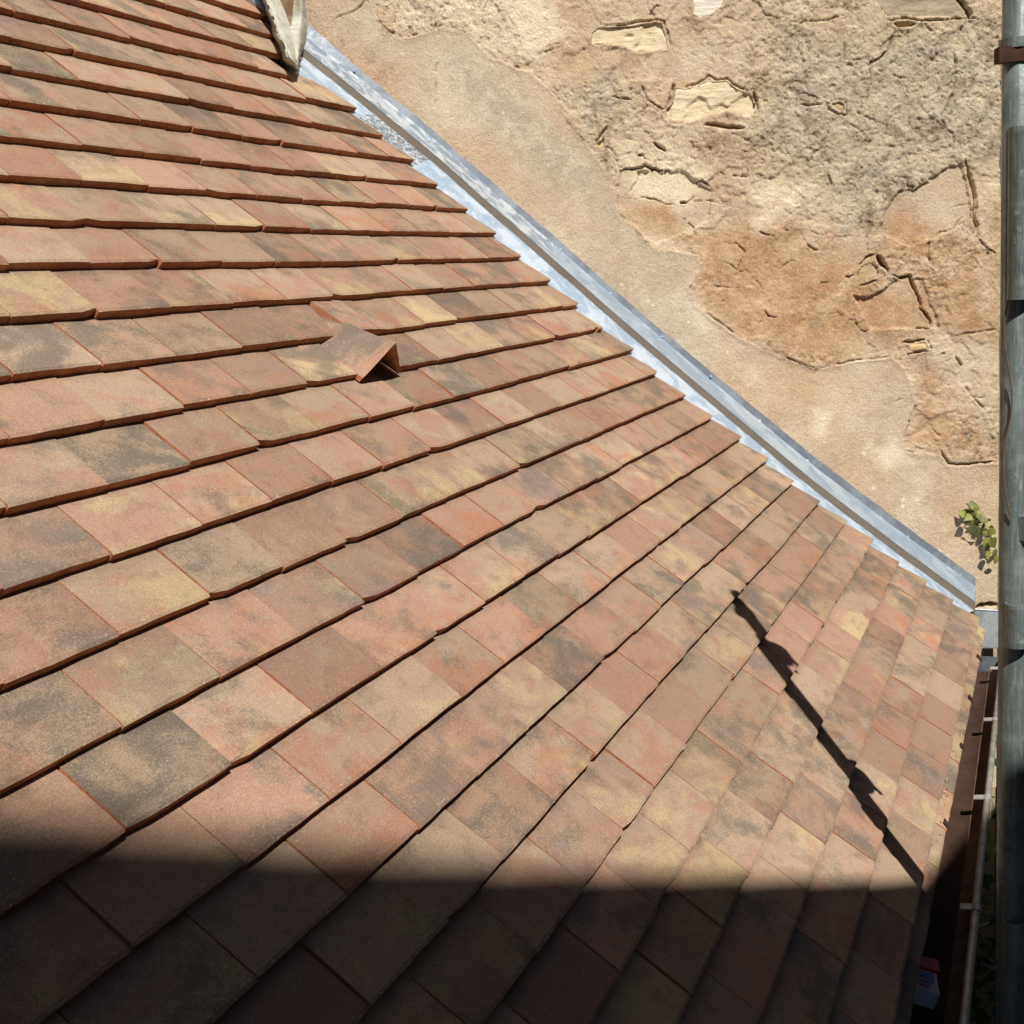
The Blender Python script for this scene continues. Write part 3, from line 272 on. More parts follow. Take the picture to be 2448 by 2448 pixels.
for k in range(0,30):
    ue=verge(k)+(0 if k<24 else (.12 if k==24 else .5)); off=.5 if (k%2==0) else 0.0
    j0=-9+off; js=[]; u=j0
    while u<ue-.04:
        a=jd.get(k,{}).get(u)
        du=a[0] if a else rr.uniform(-.025,.025); js.append((u+du, a[1] if a else rr.uniform(-.03,.03))); u+=1
    if js and ue-js[-1][0]<.12: js.pop()
    for i,(ua,dk) in enumerate(js):
        last=i==len(js)-1; ub=ue if last else js[i+1][0]
        dkk=.5*dk+(.5*js[i+1][1] if not last else .5*dk)
        c=RP(k+.5,(ua+ub)/2); x,y,z=view(c)
        if x<-.45 or y<-.25 or y>1.5 or z<.3: continue
        seed=round(rr.uniform(0,900),3); U=round(ua*2)/2
        lift=(0,0)
        if k==15 and abs(ua-3)<.2: lift=(.065,.0); ua=3.04
        if k==15 and abs(ua-2)<.2: ub=2.86; sp15=True
        else: sp15=False
        if k==14 and abs(ua-2.5)<.25: continue   # vent tile sits here
        bk=None
        if last and k<24: bk=ue-.155*2.15
        if sp15: bk=3.5
        vis=(-.05<x<1.05 and -.06<y<1.06)
        size=(ub-ua)/z**2 if vis else 0
        tiles.append((size,tile_mesh(k,ua+.006,ub-(.006 if not last else 0),seed,dkk,lift,back=bk,rngs=rr)))
tiles.sort(key=lambda t:-t[0])
for s_,(V,T,F,MI) in tiles[:299]: put_tile('tile',V,T,F,MI,roof)
VV=[];TT=[];FF=[];MM=[]
for s_,(V,T,F,MI) in tiles[299:]:
    n=len(VV); VV+=V;TT+=T;MM+=MI;FF+=[tuple(i+n for i in f) for f in F]
put_tile('far_tiles',VV,TT,FF,MM,roof,kind='stuff')
# underlay slab
g=[]; ks=[-.3]+list(range(2,31,2)); us=list(range(-10,15,2)); F=[]
for k in ks:
    for i,u in enumerate(us): g.append(RP(k,min(u,verge(max(0,min(k,23)))+.1 if k<24 else 9.6-.1*0),.34))
nu=len(us)
for a in range(len(ks)-1):
    for b in range(nu-1): F.append((a*nu+b,a*nu+b+1,(a+1)*nu+b+1,(a+1)*nu+b))
mesh('roof_deck',g,F,M_DECK,roof)
# under-eave course (doubled first row) with sandy bedding
for i in range(-7,13):
    ua=i+.25+rr.uniform(-.02,.02); ub=min(i+1.25,13.3)
    if i<-3 : pass
    V,T,F,MI=tile_mesh(-.43,ua+.006,ub-.006,rr.uniform(0,900),rr.uniform(-.004,.004),(0,0),length=1.6,rngs=rr)
    V=[v-NR*(TH*W*1.32) for v in V]; put_tile('eave_tile',V,T,F,MI,roof)
b=MB(); r2=random.Random(8)
for i in range(150):
    u=r2.uniform(4,13.1); k=-.36+r2.uniform(-.05,.30); s_=r2.uniform(.0015,.004); c=RP(k,u,TH*1.36)+NR*(.001)
    V=[c+Vector((r2.uniform(-1,1),r2.uniform(-1,1),r2.uniform(-.4,.8)))*s_ for _ in range(6)]
    b.add(V,[(0,1,2),(0,2,3),(0,3,4),(0,4,1),(5,2,1),(5,3,2),(5,4,3),(5,1,4)])
b.build('bedding_crumbs',M_EAVE,roof,kind='stuff')
# ---- hooded vent tile (k 14, u 2.5..3.5) ----
ka,uL,uR=13.87,2.50,3.40
def vt():
    V=[];T=[];F=[];MI=[]
    H=.36; ap=2.95
    prof0=[(uL,0),(uL+.06,.03),(ap-.04,H-.02),(ap,H),(ap+.035,H-.03),(uR-.06,.03),(uR,0)]
    prof1=[(uL,0),(uL+.06,.0),(uL+.50,.20),(uL+.56,.21),(uL+.62,.19),(uR-.06,0),(uR,0)]
    prof2=[(uL,0),(uL+.06,.0),(uL+.3,.0),(uL+.5,.0),(uL+.7,.0),(uR-.06,0),(uR,0)]
    th=.058
    for q,pf in ((0,prof0),(.06,prof0),(.5,[(a+(b-a)*.45,h+(g-h)*.45) for (a,h),(b,g) in zip(prof0,prof1)]),(1.1,prof1),(2.0,prof2)):
        for (u,h) in pf: V.append(RP(ka+q+(.5*h*max(0,1-q)),u,TH*q-h)); T.append((u-uL,q,412.7))
    n=7
    for (u,h) in prof0: V.append(RP(ka+.5*h,u,th-h+(.03 if h>.2 else 0))); T.append((0,0,1))
    for (u,h) in [(a+(b-a)*.9,h+(g-h)*.9) for (a,h),(b,g) in zip(prof0,prof1)]: V.append(RP(ka+1.0,u,TH+th-h)); T.append((0,0,1))
    for r in range(4):
        for i in range(n-1): F.append((r*n+i,r*n+i+1,(r+1)*n+i+1,(r+1)*n+i)); MI.append(0)
    for i in range(n-1): F.append((5*n+i,5*n+i+1,i+1,i)); MI.append(1)       # nose thickness
    for i in range(n-1): F.append((6*n+i,6*n+i+1,5*n+i+1,5*n+i)); MI.append(1)  # underside
    F.append((5*n,0,n,2*n,6*n)); MI.append(1)
    return V,T,F,MI
V,T,F,MI=vt(); put_tile('vent_tile',V,T,F,MI,roof,label='bent hood shaped vent tile with a dark open mouth')
# ---- mortar end of the hip ----
V=[tuple(p) for row in HIP for p in row]; n=len(HIP[0]); F=[]; rn=random.Random(3)
FV=[]; 
def lerp(a,b,t): return [a[i]+(b[i]-a[i])*t for i in range(3)]
def refine(A,B,m,amp):
    return [[ [c+rn.uniform(-amp,amp) for c in lerp(a,b_,j/m)] for a,b_ in zip(A,B)] for j in range(m)]
def rowsub(A):
    o=[]
    for i in range(len(A)-1): o+= [A[i],lerp(A[i],A[i+1],.5)]
    return o+[A[-1]]
HR=[rowsub(r) for r in HIP]; G=[]
for i,(A,B) in enumerate(zip(HR[:-1],HR[1:])):
    if i==2: G+= [A]; continue
    G+=refine(A,B,3,.0022)
G.append(HR[-1]); nn=len(HR[0]); V=[p for r in G for p in r]
F=[(r*nn+i,r*nn+i+1,(r+1)*nn+i+1,(r+1)*nn+i) for r in range(len(G)-1) for i in range(nn-1)]
gi=6
F=[f for f in F if not (f[0]//nn==gi and f[0]%nn<11)]
mesh('mortar_hip_end',V,F,M_MORTAR,roof,smooth=True,label='pale cement hip end forked in a V')
# plank seen in the fork
A=[Vector(p) for p in HIP[2]]; B=[Vector(p) for p in HIP[3]]; d=-NR*.012
V=[A[0]+d*1,A[3]+d,A[6]+d,B[6]+d,B[3]+d,B[0]+d]; V2=[v+d for v in V]
mesh('fork_board',V+V2,[tuple(range(6)),tuple(range(11,5,-1))]+[(i,(i+1)%6,(i+1)%6+6,i+6) for i in range(6)],M_WOOD,roof)
# ---------------- zinc flashing ----------------
fl=empty('zinc_flashing',(0,0,0),label='bright zinc flashing strip running down the joint between tiled roof and wall',cat='flashing')
Fp=[[Vector(q) for q in r] for r in FLASH]; up=Vector((0,0,1)); NW=Vector((-.93067043,-.36585866,0)); HZ=Vector((-.36585866,.93067043,0)); W0=Vector((2.658,-.083,0))
rd_=random.Random(21)
for r in Fp:
    r[1]=r[1]+NW*rd_.uniform(-.0012,.0012)+up*rd_.uniform(-.001,.001); r[2]=r[2]+up*rd_.uniform(-.0015,.0015)
Fp[0:0]=[[a+(a-b_)*8 for a,b_ in zip(Fp[0],Fp[1])]]
def at(col,t):
    i=min(int(t),len(Fp)-2); return Fp[i][col].lerp(Fp[i+1][col],t-i)
cuts=[0,3.55,5.85,8.4,11]
for c in range(len(cuts)-1):
    t0,t1=cuts[c],cuts[c+1]; n=8; L=[t0+(t1-t0)*i/n for i in range(n+1)]; lap=.0012*(c%2)
    V=[];
    for t in L:
        a=at(0,t)+up*.022+up*lap; b_=at(1,t)+up*lap; e=at(2,t)+up*lap
        V+=[a+NW*.001+up*.0,a+(b_-a)*.12+up*.001,a+(b_-a)*.86,a+(b_-a)*.90+up*.004,a+(b_-a)*.94,b_,e+NW*.0015]
    m_=7; F=[(i*m_+j,(i+1)*m_+j,(i+1)*m_+j+1,i*m_+j+1) for i in range(n) for j in range(m_-1)]
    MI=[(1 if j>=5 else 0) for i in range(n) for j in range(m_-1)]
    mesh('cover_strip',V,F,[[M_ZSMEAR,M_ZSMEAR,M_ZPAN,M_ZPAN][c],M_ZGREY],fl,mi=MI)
    V=[]
    for t in L:
        a=at(0,t); V+=[a-up*.03+NW*.0,a+up*.0215+up*lap,a+up*.022+up*lap-NW*.002]
    F=[(i*3+j,i*3+j+1,(i+1)*3+j+1,(i+1)*3+j) for i in range(n) for j in range(2)]
    mesh('front_fold',V,F,M_ZFACE,fl)
n=14; rz=random.Random(2)
for c in range(n):
    t0=1+(c)*10/n; t1=1+(c+1)*10/n+.12; V=[]
    for i in range(4):
        t=t0+(t1-t0)*i/3; a=at(0,min(t,10.999)); s_=at(3,min(t,10.999)); lift=.0015*(1-i/3)
        V+=[a+NR*(-.002+lift)-up*.004,a.lerp(s_,.5)+NR*(lift-.002),s_+NR*lift-NR*.004]
    F=[(i*3+j,(i+1)*3+j,(i+1)*3+j+1,i*3+j+1) for i in range(3) for j in range(2)]
    mesh('soaker',V,F,M_ZSPOT if c in (0,3) else M_ZSOAK,fl)
for s_ in SCREWS:
    b=MB(); p=Vector(s_)+up*.004; b.tube([p,p+NR*.003,p+NR*.0045],[.0045,.0045,.002],8); b.build('screw',M_ZSOAK,fl)
# closing end of the strip at the eave
a,b_,e=Fp[-1][0]+up*.022,Fp[-1][1],Fp[-1][2]
mesh('strip_end',[a-up*.05,a,b_,e,e-up*.06],[(0,1,2,3,4)],M_ZFACE,fl)
# ---------------- old wall ----------------
wall=empty('old_wall',(0,0,0),label='tall old stone wall with cracked tan render peeling off',cat='wall')
rg=np.random.default_rng(1)
def vnoise(x,y,seed=0):
    r_=np.random.default_rng(seed); T_=r_.random((64,64)); xi=np.floor(x).astype(int); yi=np.floor(y).astype(int); fx=x-xi; fy=y-yi
    fx=fx*fx*(3-2*fx); fy=fy*fy*(3-2*fy); a=T_[xi%64,yi%64];b=T_[(xi+1)%64,yi%64];c=T_[xi%64,(yi+1)%64];d=T_[(xi+1)%64,(yi+1)%64]
    return (a*(1-fx)+b*fx)*(1-fy)+(c*(1-fx)+d*fx)*fy
def fbm(x,y,sc,o=4,seed=0,g=.5):
    t=0;a=1;n_=0
    for i in range(o): t=t+a*vnoise(x*sc*2**i+i*17.3,y*sc*2**i+i*9.1,seed+i); n_+=a; a*=g
    return t/n_-.5
def sdpoly(x,y,P):
    P=np.array(P); d=np.full(x.shape,1e9); ins=np.zeros(x.shape,bool); n_=len(P)
    for i in range(n_):
        a=P[i];b_=P[(i+1)%n_]; e=b_-a; wx=x-a[0]; wy=y-a[1]; t=np.clip((wx*e[0]+wy*e[1])/(e@e+1e-12),0,1)
        d=np.minimum(d,(wx-e[0]*t)**2+(wy-e[1]*t)**2)
        if a[1]!=b_[1]: ins^=((a[1]>y)!=(b_[1]>y))&(x<(b_[0]-a[0])*(y-a[1])/(b_[1]-a[1])+a[0])
    d=np.sqrt(d); return np.where(ins,-d,d)
def sdline(x,y,P):
    P=np.array(P); d=np.full(x.shape,1e9)
    par=np.zeros(x.shape); seg=np.hypot(*(P[1:]-P[:-1]).T); tot=seg.sum(); acc=0
    for a,b_,sl in zip(P[:-1],P[1:],seg):
        e=b_-a; wx=x-a[0]; wy=y-a[1]; t=np.clip((wx*e[0]+wy*e[1])/(e@e+1e-12),0,1); dd=(wx-e[0]*t)**2+(wy-e[1]*t)**2
        par=np.where(dd<d,(acc+sl*t)/tot,par); d=np.minimum(d,dd); acc+=sl
    return np.sqrt(d),par
def sst(v,a,b_):
    t=np.clip((v-a)/(b_-a),0,1); return t*t*(3-2*t)
ds=.0036; S=np.arange(0,2.12,ds); Tt=np.arange(2.40,5.20,ds); SS,TTg=np.meshgrid(S,Tt,indexing='ij')
CX=SS; CY=TTg
# warp so that traced outlines break up irregularly
wx=SS+.014*fbm(SS,TTg,24,4,3)+.010*fbm(SS,TTg,110,3,31); wy=TTg+.014*fbm(SS,TTg,24,4,9)+.010*fbm(SS,TTg,110,3,32)
H=.010*fbm(SS,TTg,2.0,4,20)
sb=sdpoly(wx,wy,BASE); base=1-sst(sb,-.0025,.0025)
H+=base*.0045+base*.003*np.exp(-(np.abs(sb)/.012)**2)
up_m=1-base
sm=np.zeros_like(H); gm=np.zeros_like(H); om=np.zeros_like(H); pm=np.zeros_like(H)
def near(P_,pad):
    P_=np.array(P_); lo=P_.min(0)-pad; hi=P_.max(0)+pad; i0,i1=np.searchsorted(S,[lo[0],hi[0]]); j0,j1=np.searchsorted(Tt,[lo[1],hi[1]]); return (slice(i0,i1),slice(j0,j1))
for p_ in SMOOTH: q=near(p_,.05); sm[q]=np.maximum(sm[q],1-sst(sdpoly(wx[q],wy[q],p_),-.002,.002))
for arr,src,lo_,hi_ in ((gm,GREY,-.06,.05),(om,ORANGE,-.06,.04),(pm,PALE,-.05,.02)):
    for p_ in src: q=near(p_,.08); arr[q]=np.maximum(arr[q],1-sst(sdpoly(wx[q],wy[q],p_)+.05*fbm(SS[q],TTg[q],12,4,77),lo_,hi_))
om2=np.zeros_like(om); q=near(ORANGE[2],.08); om2[q]=1-sst(sdpoly(wx[q],wy[q],ORANGE[2])+.06*fbm(SS[q],TTg[q],10,4,78),-.08,.05)
om=np.where((TTg-4.15)>(SS-1.25)*1.0,om,om*(up_m*.93+.07)) if False else np.maximum(om*up_m,.85*om2)
gm2=np.where(base>.5,np.maximum(.5*(sst(fbm(SS,TTg,3.5,3,50),-.1,.15)),gm*.95),gm)
H-=sm*.004
rough=np.clip(up_m*(1-sm*.8),0,1); ro=rough*(.35+.65*sst(fbm(SS,TTg,3.2,3,51)+.25*gm,-.08,.14))
H+=ro*(.010*fbm(wx,wy,17,5,60)+.0036*fbm(SS,TTg,75,4,61,.7))+rough*.012*fbm(wx,wy,7,5,64)
H+=ro*(.0045*np.abs(fbm(wx,wy,30,4,161,.6))*2+.0028*np.abs(fbm(wx,wy,110,2,162))*2)
pits=fbm(SS,TTg,95,3,66,.65); H-=ro*.004*sst(pits,.13,.24)
# a few thin flake edges
for fs,sd_,lv,dp_ in ((3.1,90,.06,.0035),(4.6,95,-.10,.003),(7.0,97,.15,.0025)):
    fn=fbm(wx,wy,fs,5,sd_,.55); H+=rough*dp_*sst(fn,lv-.004,lv+.004)
H+=base*(.0016*fbm(SS,TTg,80,3,63)+.003*fbm(SS,TTg,9,4,163))
rc_=np.random.default_rng(77); EXTRA=[]
for i in range(12):
    p=np.array([rc_.uniform(.03,1.6),rc_.uniform(3.3,5.1)]); a=rc_.uniform(0,6.28); L=[p]
    for j in range(rc_.integers(2,5)): a+=rc_.uniform(-.7,.7); p=p+np.array([math.cos(a),math.sin(a)])*rc_.uniform(.012,.035); L.append(p)
    if sdpoly(np.array([L[0][0]]),np.array([L[0][1]]),BASE)[0]>.03: EXTRA.append([rc_.uniform(1.5,3),rc_.uniform(3,6),[list(q_) for q_ in L]])
bl_=[list(q_) for q_ in BASE[16:32]]
EXTRA+=[[2.6,5,bl_],[2.2,4,[list(q_) for q_ in BASE[4:12]]]]
for L0_ in [c_[2] for c_ in CRACKS if len(c_[2])>4][:18]:
    p=np.array(L0_[len(L0_)//2]); a=rc_.uniform(0,6.28); L=[list(p)]
    for j in range(4): a+=rc_.uniform(-.6,.6); p=p+np.array([math.cos(a),math.sin(a)])*rc_.uniform(.015,.035); L.append(list(p))
    EXTRA.append([2.0,4,L])
for w_,d_,L in CRACKS+EXTRA:
    L=np.array(L); q=near(L,.04)
    if SS[q].size==0: continue
    d,par=sdline(SS[q]+.010*fbm(SS[q],TTg[q],40,4,5,.6),TTg[q]+.010*fbm(SS[q],TTg[q],40,4,6,.6),L)
    leng=float(np.hypot(*(L[1:]-L[:-1]).T).sum()); sc_f=min(1,.45+leng/.16)
    if w_<2.7: tp0=sst(fbm(SS[q],TTg[q],15,3,19),-.06,.06)
    else: tp0=1.0
    tp=np.clip(np.minimum(par,1-par)*5,0,1)**.6; ww=max(w_*.00058,.0020)*sc_f*(.25+.75*tp)*(.55+1.6*(fbm(SS[q],TTg[q],34,3,15,.7)+.3)); f=np.exp(-(d/ww)**4)*(.3+.7*tp)*tp0; H[q]-=f*d_*.0016
    H[q]+=.0016*np.exp(-((d-ww*2.6)/(ww*1.8))**2)*min(1,d_/12)
for P_,c_ in STONES:
    q=near(P_,.03); d=sdpoly(SS[q],TTg[q],P_); H[q]=np.where(d<-.008,np.minimum(H[q],-.012),H[q]); H[q]+=.003*np.exp(-((d+.002)/.006)**2)*sst(fbm(SS[q],TTg[q],30,3,44),-.1,.1)
dm=np.zeros_like(H)
for a_,b__,r_ in DOTS:
    q=near([(a_,b__)],r_*2); d=np.hypot(SS[q]-a_,TTg[q]-b__); dm[q]=np.maximum(dm[q],1-sst(d,r_*.6,r_*1.1))
rdt=np.random.default_rng(12)
for i in range(260):
    a_=rdt.uniform(.02,1.9); b__=rdt.uniform(3.0,5.0); q=near([(a_,b__)],.012)
    if base[q].size==0 or base[q].mean()<.9: continue
    r_=rdt.uniform(.002,.0045); d=np.hypot(SS[q]-a_,TTg[q]-b__); dm[q]=np.maximum(dm[q],.7*(1-sst(d,r_*.6,r_*1.2)))
pm=np.maximum(pm*.95,dm)
edge0=sst(SS,0,.012); H=H-(1-edge0)*.006
PX=W0.x+HZ.x*SS+NW.x*H; PY=W0.y+HZ.y*SS+NW.y*H; PZ=TTg
V=np.stack([PX,PY,PZ],-1).reshape(-1,3); ni,nj=SS.shape
I,Jx=np.meshgrid(np.arange(ni-1),np.arange(nj-1),indexing='ij'); a_=(I*nj+Jx).ravel(); quads=np.stack([a_,a_+1,a_+nj+1,a_+nj],1)
me=bpy.data.meshes.new('render_coat'); me.vertices.add(len(V)); me.vertices.foreach_set('co',V.astype(np.float32).ravel()); me.loops.add(len(quads)*4); me.loops.foreach_set('vertex_index',quads.astype(np.int32).ravel())
me.polygons.add(len(quads)); me.polygons.foreach_set('loop_start',np.arange(0,len(quads)*4,4,dtype=np.int32)); me.update(calc_edges=True); me.materials.append(M_WALL)
me.polygons.foreach_set('use_smooth',np.ones(len(quads),bool))
ca=me.color_attributes.new('wm','FLOAT_COLOR','POINT'); rgh=np.clip(ro*.95+base*(.22+.35*om2)+sm*.05,0,1)
ca.data.foreach_set('color',np.stack([om,np.clip(gm2,0,1),pm,rgh],-1).astype(np.float32).ravel()); me.validate()
wo=bpy.data.objects.new('render_coat',me); COL.objects.link(wo); wo.parent=wall
# wall body behind and below
def WP(s,t,o=0): return W0+HZ*s+up*t+NW*o
b=MB()
def wbox(s0,s1,t0,t1,o0,o1,bb=b): bb.add([WP(s,t,o) for s in(s0,s1) for t in(t0,t1) for o in(o0,o1)],[(0,1,3,2),(4,6,7,5),(0,4,5,1),(2,3,7,6),(0,2,6,4),(1,5,7,3)])
wbox(.004,6,0,2.40,-.5,.0); wbox(.004,6,2.40,7.5,-.5,-.05); wbox(2.12,6,2.40,7.5,-.049,.0); wbox(.004,6,5.19,7.5,-.049,-.001)
wbox(0.0,.003,2.40,5.2,-.5,-.008)
b.build('masonry_core',mat_plain('wall_core',(.45,.33,.2),.95,0,.2,6),wall)
b=MB(); wbox(-.012,-.001,3.35,6.0,-.012,-.002,b); wbox(-.013,-.001,2.9,3.3,-.012,-.003,b)
b.build('corner_strip',mat_plain('grey_strip',(.34,.34,.29),.7,0,.15,30),wall)
# exposed stones
for i,(P_,c_) in enumerate(STONES):
    P_=np.array(P_); gs=.0035; xs=np.arange(P_[:,0].min()-.008,P_[:,0].max()+.008,gs); ys=np.arange(P_[:,1].min()-.008,P_[:,1].max()+.008,gs); gx,gy=np.meshgrid(xs,ys,indexing='ij')
    d=sdpoly(gx+.008*fbm(gx,gy,40,3,41+i),gy+.008*fbm(gx,gy,40,3,61+i),P_); hgt={'cream':.003,'white':.005,'grey':.004,'yellow':.002,'tan':.003}[c_]
    st_=fbm(gx*.22,gy,46,4,80+i); o=hgt+.006*st_+.004*fbm(gx,gy,9,4,85+i)+.002*fbm(gx,gy,60,3,88+i)-(1-sst(-d,-.001,.006))*.02
    if i in (0,1): o-=.006*sst(fbm(gx,gy,7,4,95+i),.09,.12)
    keep=d<.003; idx=-np.ones(gx.shape,int); V=[]; F=[]
    K=keep[:-1,:-1]|keep[1:,:-1]|keep[:-1,1:]|keep[1:,1:]
    for a,c in zip(*np.nonzero(K)):
        f=[]
        for (p,q) in ((a,c),(a,c+1),(a+1,c+1),(a+1,c)):
            if idx[p,q]<0: idx[p,q]=len(V); V.append(WP(xs[p],ys[q],o[p,q]))
            f.append(int(idx[p,q]))
        F.append(tuple(f))
    mesh('stone',V,F,M_ST[c_],wall,smooth=True)
# ---------------- ivy ----------------
def leaf(base,tip,wid,nrm,mat,parent,bend=.25):
    base,tip=Vector(base),Vector(tip); ax=tip-base; L=ax.length; ax.normalize(); sd=ax.cross(nrm).normalized(); n2=sd.cross(ax)
    pr=[(0,.0),(.12,.36),(.3,.5),(.5,.40),(.75,.2),(1,0)]; V=[];F=[]
    for t,w_ in pr:
        z_=-bend*L*t*t; V+= [base+ax*(L*t)+n2*(z_), base+ax*(L*t)+sd*(w_*wid)+n2*(z_+.18*w_*wid), base+ax*(L*t)-sd*(w_*wid)+n2*(z_+.18*w_*wid)]
    for i in range(5): a=i*3;c=a+3; F+=[(a,a+1,c+1,c),(a,c,c+2,a+2)]
    return mesh('leaf',V,F,mat,parent,smooth=True)
ivy=empty('ivy_sprig',LEAVES[0][0],label='small yellow green ivy sprig growing on the wall next to the downpipe',cat='ivy')
ri=random.Random(6)
for i,(a,b_) in enumerate(LEAVES):
    a,b_=Vector(a),Vector(b_); L=(b_-a).length; L2=max(L,.030); b_=a+(b_-a).normalized()*L2*1.05
    leaf(a,b_,L2*.85,(NW+Vector((ri.uniform(-.5,.5),ri.uniform(-.5,.5),ri.uniform(-.1,.7)))).normalized(),M_LEAF if i%3 else M_LEAF2,ivy)
for i in range(10):
    q=ri.choice(LEAVES); a=Vector(q[0])-HZ*ri.uniform(.0,.015)+up*ri.uniform(-.02,.015)-NW*ri.uniform(.0,.02); dr_=Vector((0,0,-1))+HZ*ri.uniform(-.9,.9)+NW*ri.uniform(-.3,.5); L=ri.uniform(.014,.03)
    leaf(a,a+dr_.normalized()*L,L*.85,(NW+Vector((ri.uniform(-.6,.6),ri.uniform(-.6,.6),ri.uniform(-.1,.8)))).normalized(),(M_LEAF,M_LEAF2,M_LEAF)[i%3],ivy,bend=ri.uniform(.1,.6))
b=MB(); p0=[Vector(LEAVES[i][0])-NW*.012 for i in (0,3,5,11,14,17,20,22)]; b.tube(p0,.002,6); b.build('stem',M_STEM,ivy)
iv2=empty('ivy_trail',SIDEIVY[0],label='thin trail of ivy leaves hanging behind the wall corner above the sprig',cat='ivy')
for i,p in enumerate(SIDEIVY):
    p=Vector(p); q=p+Vector((ri.uniform(-.01,.01),ri.uniform(-.025,.0),-.03)); leaf(p,q,.026,(NW+Vector((0,ri.uniform(-.6,.6),.3))).normalized(),M_LEAF if i%2 else M_LEAFD,iv2)
b=MB(); b.tube([Vector(p)-NW*.01 for p in SIDEIVY],.002,6); b.build('stem',M_STEM,iv2)
# ---------------- gutter ----------------
gut=empty('eave_gutter',(1.0,-.05,2.86),label='half round dark brown gutter with zinc bead below the tile edge',cat='gutter')
x0,x1=-1.1,2.60; R_=.052; yc=-.04; zc=2.868
def gxy(a,r=R_): return yc-r*math.cos(a), zc-r*math.sin(a)
V=[];F=[];n=16; X=[x0+(x1-x0)*i/24 for i in range(25)]
X=[x for x in X]
for x in X:
    sl_=x; 
    for j in range(n+1):
        y,z=gxy(math.pi*j/n); V.append((x,y,z))
    for j in range(n,-1,-1):
        y,z=gxy(math.pi*j/n,R_+.0015); V.append((x,y,z))
m_=2*(n+1)
for i in range(len(X)-1):
    for j in range(m_): F.append((i*m_+j,i*m_+(j+1)%m_,(i+1)*m_+(j+1)%m_,(i+1)*m_+j))
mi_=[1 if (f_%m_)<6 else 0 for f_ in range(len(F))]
mesh('gutter_trough',V,F,[M_GUT,M_GUT_BOUNCE],gut,smooth=True,mi=mi_)
b=MB(); b.tube([(x0,yc-R_-.006,zc+.002),(x1-.05,yc-R_-.006,zc+.002)],.0085,14); b.build('gutter_bead',M_BEAD,gut,smooth=True)
V=[(x1,)+gxy(math.pi*j/n) for j in range(n+1)]; mesh('gutter_end',V+[(x+.003,y,z) for x,y,z in V],[tuple(range(n+1)),tuple(range(2*n+1,n,-1))]+[(j,j+1,j+n+2,j+n+1) for j in range(n)],M_ZGREY,gut)
# back upstand and lead in plate at the wall end
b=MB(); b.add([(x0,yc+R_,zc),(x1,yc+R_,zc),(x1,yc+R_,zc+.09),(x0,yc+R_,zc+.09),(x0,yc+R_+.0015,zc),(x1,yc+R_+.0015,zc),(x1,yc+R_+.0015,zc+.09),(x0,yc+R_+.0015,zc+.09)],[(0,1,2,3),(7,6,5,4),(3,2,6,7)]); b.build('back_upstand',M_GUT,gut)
V=[Vector(q) for q in PLATE]
mesh('lead_in_plate',V+[v-up*.003-NW*.001 for v in V],[(5,4,3,2,1,0),(6,7,8,9,10,11)]+[(i,(i+1)%6,(i+1)%6+6,i+6) for i in range(6)],M_PLATE,gut)
b=MB(); b.tube([V[0]+up*.001,V[1]+up*.001],.0022,6); b.build('plate_lip',M_ZSOAK,gut)
for i,x in enumerate((-.84,-.28,.28,.845,1.41,1.97,2.45)):
    b=MB(); pts=[]
    for j in range(9):
        a=math.pi*(-.10+.5*j/8); y,z=gxy(a,R_+.011 if j<7 else R_+.004); pts.append(Vector((x,y,z)))
    y_b=yc-R_-.006
    strip=[(y_b-.0125,zc-.03),(y_b-.0115,zc+.003),(y_b-.007,zc+.0115),(y_b+.002,zc+.0135),(y_b+.009,zc+.0105),(y_b+.030,zc+.0085)]
    V=[];F=[]
    for (y,z) in strip: V+=[(x-.012,y,z),(x+.012,y,z)]
    for (y,z) in strip: V+=[(x-.012,y,z-.002),(x+.012,y,z-.002)]
    n_=len(strip); F=[(2*j,2*j+1,2*j+3,2*j+2) for j in range(n_-1)]+[(2*n_+2*j,2*n_+2*j+2,2*n_+2*j+3,2*n_+2*j+1) for j in range(n_-1)]+[(2*j,2*j+2,2*n_+2*j+2,2*n_+2*j) for j in range(n_-1)]+[(2*j+1,2*n_+2*j+1,2*n_+2*j+3,2*j+3) for j in range(n_-1)]
    mesh('bracket_clip',V,F,M_STRAPB,gut)
for k,u in ((-.33,11.67),(-.33,9.71),(-.38,7.83),(-.35,5.37)):
    A=RP(k+.05,u,TH*1.2); B=RP(-.47,u-.05,TH*1.30); b=MB(); b.box((A+B)/2+NR*.001,Vector((.011,0,0)),(B-A)/2,NR*.0012); b.build('strap',M_STRAP,gut)
# ---------------- downpipe ----------------
px,py,rp=.413,-.171,.0225
zt_=PIPEZ[-26]
dp=empty('downpipe',(px,py,0),label='weathered grey green zinc downpipe standing at the right edge',cat='drainpipe')
b=MB(); b.tube([(px,py,.02),(px,py,2.5),(px,py,3.3),(px,py,zt_-.012),(px+.0,py,zt_)],[rp,rp,rp,rp,rp*.7],28); b.build('pipe',M_PIPE,dp,smooth=True)
def sleeve(zt,zb,r=.0185,ox=-.0225,oy=-.006):
    c=Vector((px+ox,py+oy,0)); V=[];F=[];n=24
    for z,r_ in ((zt-.012,r*.82),(zt,r*.86),(zt,r),(zt-.006,r*1.02),(zt-.014,r),(zb,r),(zb,r*.9)):
        V+=[c+Vector((r_*math.cos(2*math.pi*j/n),r_*math.sin(2*math.pi*j/n),z)) for j in range(n)]
    for i in range(6): F+=[(i*n+j,(i+1)*n+j,(i+1)*n+(j+1)%n,i*n+(j+1)%n) for j in range(n)]
    F.append(tuple(range(n))); F.append(tuple(6*n+j for j in range(n-1,-1,-1)))
    return mesh('sleeve',V,F,M_PIPE,dp,smooth=False)
